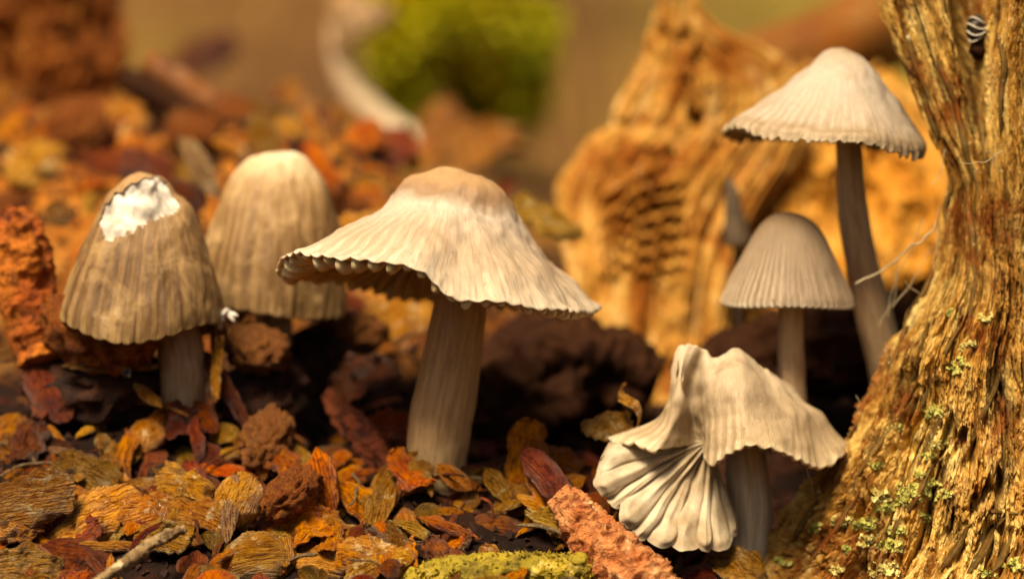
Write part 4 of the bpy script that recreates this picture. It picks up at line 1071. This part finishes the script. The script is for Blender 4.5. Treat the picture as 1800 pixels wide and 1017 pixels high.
# ------------------------------------------------------------------ lichen, web, pupa on the trunk
LICH = [(1732, 558, 6), (1671, 548, 5), (1640, 724, 14), (1569, 754, 6), (1651, 779, 12), (1630, 802, 4), (1536, 820, 5), (1618, 833, 6), (1544, 871, 12), (1605, 866, 30),
        (1663, 871, 9), (1554, 894, 9), (1478, 919, 11), (1518, 919, 14), (1579, 934, 7), (1432, 929, 6), (1524, 950, 10), (1564, 960, 12), (1490, 965, 5), (1376, 990, 8), (1554, 1000, 22), (1737, 1008, 8),
        (1783, 993, 12), (1691, 637, 8), (1700, 610, 7), (1680, 650, 7), (1588, 880, 9), (1640, 850, 6), (1470, 1003, 6), (1625, 910, 5)]
LWHERE = {0: 'high on the trunk face', 9: 'at the middle of the trunk foot', 20: 'at the bottom of the trunk foot'}
for k, (px, py, n) in enumerate(LICH):
    Vs, Fs = [], []
    for q in range(n * 2):
        sp = 3.2 * math.sqrt(n)
        x, y = px + max(-1.5, min(1.5, rng.gauss(0, 1))) * sp, py + max(-1.5, min(1.5, rng.gauss(0, 1))) * sp * .55
        h = hit(x, y)
        if h is None: continue
        P, N = h[0], h[1]
        N = N * 0.8 + np.array([rng.uniform(-.3, .3), rng.uniform(-.5, 0), rng.uniform(0, .7)]); N /= np.linalg.norm(N)
        S = np.cross(N, [rng.uniform(-1, 1), rng.uniform(-1, 1), .3]); S /= np.linalg.norm(S); T = np.cross(N, S)
        r = rng.uniform(.0020, .0050) * (1.15 if n > 9 else 1)
        m_ = 11; a = np.linspace(0, 2 * math.pi, m_, endpoint=False)
        rad = r * (1 + .28 * np.cos(a * 3 + rng.uniform(0, 6)) + .12 * np.cos(a * 5 + rng.uniform(0, 6)))
        off = sum(len(v) for v in Vs)
        r0 = P + N * 0.004 + (S * np.cos(a)[:, None] + T * np.sin(a)[:, None]) * rad[:, None] + N * (r * .35)
        r1 = P + N * 0.003 + (S * np.cos(a)[:, None] + T * np.sin(a)[:, None]) * rad[:, None] * .55
        r2 = P + N * 0.003 + (S * np.cos(a)[:, None] + T * np.sin(a)[:, None]) * rad[:, None] * .02
        r3 = P - N * .003 + (S * np.cos(a)[:, None] + T * np.sin(a)[:, None]) * rad[:, None] * .3
        Vs += [r2, r1, r0, r3]
        for a_ in range(3):
            for b_ in range(m_):
                i0 = off + a_ * m_ + b_; i1 = off + a_ * m_ + (b_ + 1) % m_
                Fs.append((i0, i1, i1 + m_, i0 + m_))
    if not Vs: continue
    o = put('lichen_patch', np.concatenate(Vs), np.array(Fs), M_lichen if k % 4 else M_lichen2)
    sz_ = 'tiny' if n < 6 else ('small' if n < 9 else ('medium' if n < 20 else 'dense wide'))
    cl_ = 'yellow-green' if k % 4 else 'pale cream-green'
    if py < 600: where = 'high on the face of the rotten trunk'
    elif py < 700: where = 'on the crumbly middle of the rotten trunk'
    elif px > 1700: where = 'on the broken shard at the trunk foot'
    elif px < 1450: where = 'at the thin toe of the trunk by the wilted mushroom'
    elif py < 850: where = 'above the dense lichen on the trunk foot'
    elif py < 900: where = 'in the lichen band across the trunk foot'
    else: where = 'below the lichen band on the trunk foot'
    tag(o, f'{sz_} {cl_} lichen {where}', 'lichen', 'lichen on the rotten trunk')
# pupa in the hollow of the trunk
hp = hit(1715, 52)
pc = (hp[0] if hp else at(1715, 52, 0)) + np.array([0, -.012, 0])
pu = thing('pupa_shell', pc - np.array([0, 0, .03]), 'small dark shell with pale bands stuck in the hollow of the trunk', 'shell')
def ell(c, rx, ry, rz, n=16, m=24, rough=0.0):
    a = np.linspace(0.02, math.pi - .02, n); b = np.linspace(0, 2 * math.pi, m, endpoint=False)
    A, B = np.meshgrid(a, b, indexing='ij')
    N = np.stack([np.sin(A) * np.cos(B), np.sin(A) * np.sin(B), np.cos(A)], -1)
    d = 1 + rough * fbm(N[..., 0] * 3, N[..., 1] * 3, N[..., 2] * 3, 3)
    return c + N * np.array([rx, ry, rz]) * d[..., None], grid_faces(n, m, False, True)
V_, F_ = ell(pc, .019, .018, .026, rough=.12); put('shell', V_, F_, M_pupa, pu)
for q in range(4):
    z0 = .016 - q * .011; rr0 = .0195 * math.sqrt(max(0, 1 - (z0 / .027) ** 2))
    a = np.linspace(math.pi * 1.0, math.pi * 2.05, 14)
    P = pc + np.stack([rr0 * np.cos(a), rr0 * np.sin(a), z0 + .005 * np.sin(a * 2 + q)], -1)
    closed_tube('band', P, [.0014] * 14, M_pupa_w, pu, 8, 30, ends=.3)
V_, F_ = ell(pc + np.array([.004, .004, -.035]), .016, .016, .018, rough=.3); put('debris', V_, F_, M_dark_wood, pu)
# silk threads
WEB = [((1500, 500), (1600, 430), .02), ((1560, 560), (1585, 440), .05), ((1600, 430), (1650, 385), .0), ((1530, 520), (1545, 575), .06), ((1545, 575), (1575, 470), .05), ((1625, 380), (1585, 470), .02),
       ((1590, 490), (1640, 520), .0), ((1640, 330), (1660, 260), .0), ((1690, 285), (1765, 262), -.13), ((1740, 262), (1762, 300), -.13), ((1420, 790), (1428, 870), -.12), ((1505, 690), (1520, 735), -.05), ((1555, 600), (1565, 680), -.05), ((1640, 505), (1650, 360), -.03), ((1570, 540), (1640, 430), .02)]
for k, (a, b, y) in enumerate(WEB):
    A, B = at(*a, y), at(*b, y + .01)
    P = [A + (B - A) * f + np.array([rng.uniform(-.004, .004), 0, -.012 * math.sin(math.pi * f) + rng.uniform(-.003, .003)]) for f in np.linspace(0, 1, 6)]
    o = closed_tube('silk_thread', np.array(P), [.0008 if k not in (0, 2) else .0018] * 6, M_web, None, 6, 24, ends=1)
    lab = 'thin pale silk thread strung between the cone-capped mushroom and the trunk' if 1480 < a[0] < 1680 and a[1] < 600 else ('thin pale silk thread across the upper trunk' if a[0] > 1680 else 'thin pale silk thread beside the foot of the trunk')
    tag(o, lab, 'silk thread', 'silk threads around the trunk')

for k, (a, b) in enumerate([((385, 552), (400, 545)), ((398, 546), (418, 556)), ((390, 556), (384, 580)), ((402, 548), (412, 566)), ((394, 548), (376, 572))]):
    A, B = at(*a, .03), at(*b, .02)
    P = [A + (B - A) * f + np.array([rng.uniform(-.003, .003), 0, rng.uniform(-.003, .003)]) for f in np.linspace(0, 1, 5)]
    o = closed_tube('mould_tuft', np.array(P), [.004, .005, .005, .004, .002], M_flesh, None, 8, 20, lump=.3, lf=80, ends=.4)
    tag(o, 'white mould tuft at the right rim of the torn bell', 'mould', 'white mould tufts')

# ------------------------------------------------------------------ filler litter
MARKS = [(40, 870, 'the grained straw flake'), (150, 915, 'the big pale leaf'), (60, 980, 'the hollow purple husk'), (240, 970, 'the grey twig'), (425, 872, 'the round speckled husk'), (455, 972, 'the domed tan husk'),
 (605, 965, 'the broad tan leaf'), (640, 880, 'the orange triangular scale'), (770, 860, 'the thick stem'), (860, 1000, 'the mossy branch'), (1060, 950, 'the crumbly pink stick'), (1170, 950, 'the fanned gills'),
 (335, 832, 'the long purple scale'), (100, 690, 'the purple bud'), (320, 700, 'the torn mushroom stem'), (470, 775, 'the brown crumbly lump'), (660, 800, 'the red-brown stalk'), (590, 600, 'the largest cap'), (930, 700, 'the foot of the pale stump'),
 (250, 350, 'the torn crown'), (490, 300, 'the cream-crowned bell'), (620, 300, 'the drooping mushroom'), (40, 450, 'the rusty stalk'), (330, 160, 'the blurred tan stick'), (80, 200, 'the rust-brown stump'), (820, 200, 'the moss cushion'),
 (980, 330, 'the bright straw chip'), (1390, 700, 'the small bell stem'), (1540, 640, 'the cone-capped stem'), (1400, 900, 'the trunk foot'), (1480, 80, 'the pale slanting log')]
def scatter(n, xr, yr, sizes, cols, kinds, where, group, seed, tr=(15, 60), avoid=None, lift=0.35, layer=0.0):
    r = random.Random(seed); c = 0; tries = 0
    while c < n and tries < n * 30:
        tries += 1
        x = r.uniform(*xr); y = r.uniform(*yr); z = float(gz(x, y))
        px, py = proj(np.array([x, y, z]))
        if px < -90 or px > 1890 or py > 1075: continue
        if avoid and avoid(x, y, px, py): continue
        kind = r.choice(kinds); col = r.choice(cols); L = r.uniform(*sizes)
        if kind == 'chunk': L *= .7; col = r.choice(['orange-brown', 'tan', 'dark brown'] if y < .35 else ['orange-brown', 'tan'])
        if kind == 'husk': L *= .75
        siz = 'small' if L < sizes[0] + (sizes[1] - sizes[0]) * .45 else 'large'
        mk = min(MARKS, key=lambda q: math.hypot(q[0] - px, q[1] - py))
        leaf(kind, col, r.randrange(4), (x, y, z + L * lift * .4 + (r.uniform(0, layer) if layer else 0)), L, r.uniform(0, 360), r.uniform(*tr), r.uniform(-40, 40), ' '.join(f'{siz} {col} {WORDS[kind]} {where}, by {mk[2]}'.split()[:16]), f'{group}')
        c += 1
KA = ['scale', 'scale', 'flake', 'husk', 'fragment', 'chunk', 'strip']
def av_front(x, y, px, py):
    return px > 1310
scatter(240, (-.95, .50), (-.56, .02), (.06, .13), ['orange-brown', 'tan', 'tan', 'tan', 'straw', 'straw', 'orange-brown', 'orange-brown', 'red-brown', 'purple-brown'], ['scale', 'scale', 'scale', 'husk', 'husk', 'fragment', 'strip'], 'in the front litter', 'foreground litter', 3, (20, 65), av_front, .3, .045)
scatter(70, (-1.0, .25), (-.12, .34), (.06, .13), ['red-brown', 'dark brown', 'dark brown', 'orange-brown', 'purple-brown'], KA, 'in the dark hollow', 'litter around the stems', 4, (15, 60), None, .3)
scatter(170, (-1.35, -.05), (.55, 1.45), (.08, .22), ['orange-brown', 'orange-brown', 'tan', 'tan', 'red-brown', 'straw'], KA, 'on the mound', 'litter on the mound', 6, (20, 70), None, .3)
scatter(55, (-.6, 1.3), (1.3, 3.0), (.10, .26), ['tan', 'tan', 'orange-brown', 'straw'], ['scale', 'flake', 'fragment'], 'on the far ground', 'litter on the far ground', 7, (10, 50), None, .3)
scatter(22, (.0, .75), (-.2, .6), (.05, .10), ['dark brown', 'dark brown', 'purple-brown'], ['scale', 'husk', 'strip'], 'in the shade', 'litter between stump and trunk', 8, (15, 60), None, .3)

SK = []
for q in range(5):
    r_ = random.Random(q + 50); P_ = np.array([[f - .5, .10 * math.sin(f * 3 + q) + r_.uniform(-.03, .03), .08 * math.sin(f * math.pi) + r_.uniform(-.02, .02)] for f in np.linspace(0, 1, 6)])
    o_ = closed_tube('leaf_stalk', P_, [.012 + .008 * r_.random() for _ in range(6)], [M_twig, M_redst, M_brownc, M_redst, M_twig][q], None, 8, 30, bump=.3, bf=30, seed=q)
    SK.append(o_.data); bpy.data.objects.remove(o_)
for q in range(70):
    r_ = random.Random(900 + q); zone = q % 2
    x, y = (r_.uniform(-.9, .3), r_.uniform(-.5, .0)) if zone == 0 else (r_.uniform(-.95, .6), r_.uniform(.0, .5))
    z = float(gz(x, y)); px, py = proj(np.array([x, y, z])); k_ = r_.randrange(5)
    o = link('leaf_stalk', SK[k_], None, (x, y, z + r_.uniform(.015, .04)))
    o.rotation_euler = (r_.uniform(-.5, .5), r_.uniform(-.5, .5), r_.uniform(0, 6.3)); L_ = r_.uniform(.08, .2); o.scale = (L_, L_, L_)
    mk = min(MARKS, key=lambda t: math.hypot(t[0] - px, t[1] - py))
    tag(o, f"{'short' if L_ < .14 else 'long'} {['grey-brown', 'dark red-brown', 'brown', 'dark red-brown', 'grey-brown'][k_]} leaf stalk lying by {mk[2]}", 'leaf stalk', 'loose leaf stalks')

# uncountable humus crumbs
def crumbs(n, seed):
    r = np.random.RandomState(seed)
    x = r.uniform(-1.2, 1.0, n); y = r.uniform(-.75, 1.3, n) ; z = gz(x, y)
    base = np.array([(0, 0, 1), (1, 0, 0), (0, 1, 0), (-1, 0, 0), (0, -1, 0), (0, 0, -1)], float)
    tri = np.array([(0, 1, 2), (0, 2, 3), (0, 3, 4), (0, 4, 1), (5, 2, 1), (5, 3, 2), (5, 4, 3), (5, 1, 4)])
    s = (r.uniform(.003, .011, n) * (1 + .5 * (y > .3)))[:, None, None]
    V = base[None] * s * r.uniform(.4, 1.3, (n, 6, 1)) + r.normal(size=(n, 6, 3)) * s * .25
    V += np.stack([x, y, z + .003], -1)[:, None]
    F = (np.arange(n) * 6)[:, None, None] + tri[None]
    o = put('humus_crumbs', V.reshape(-1, 3), F.reshape(-1, 3), M_crumb, None, (0, 0, 0), sm=False)
    return tag(o, 'fine dark crumbs of rotted leaf mould between the litter', 'humus', None, 'stuff')
crumbs(9000, 2)
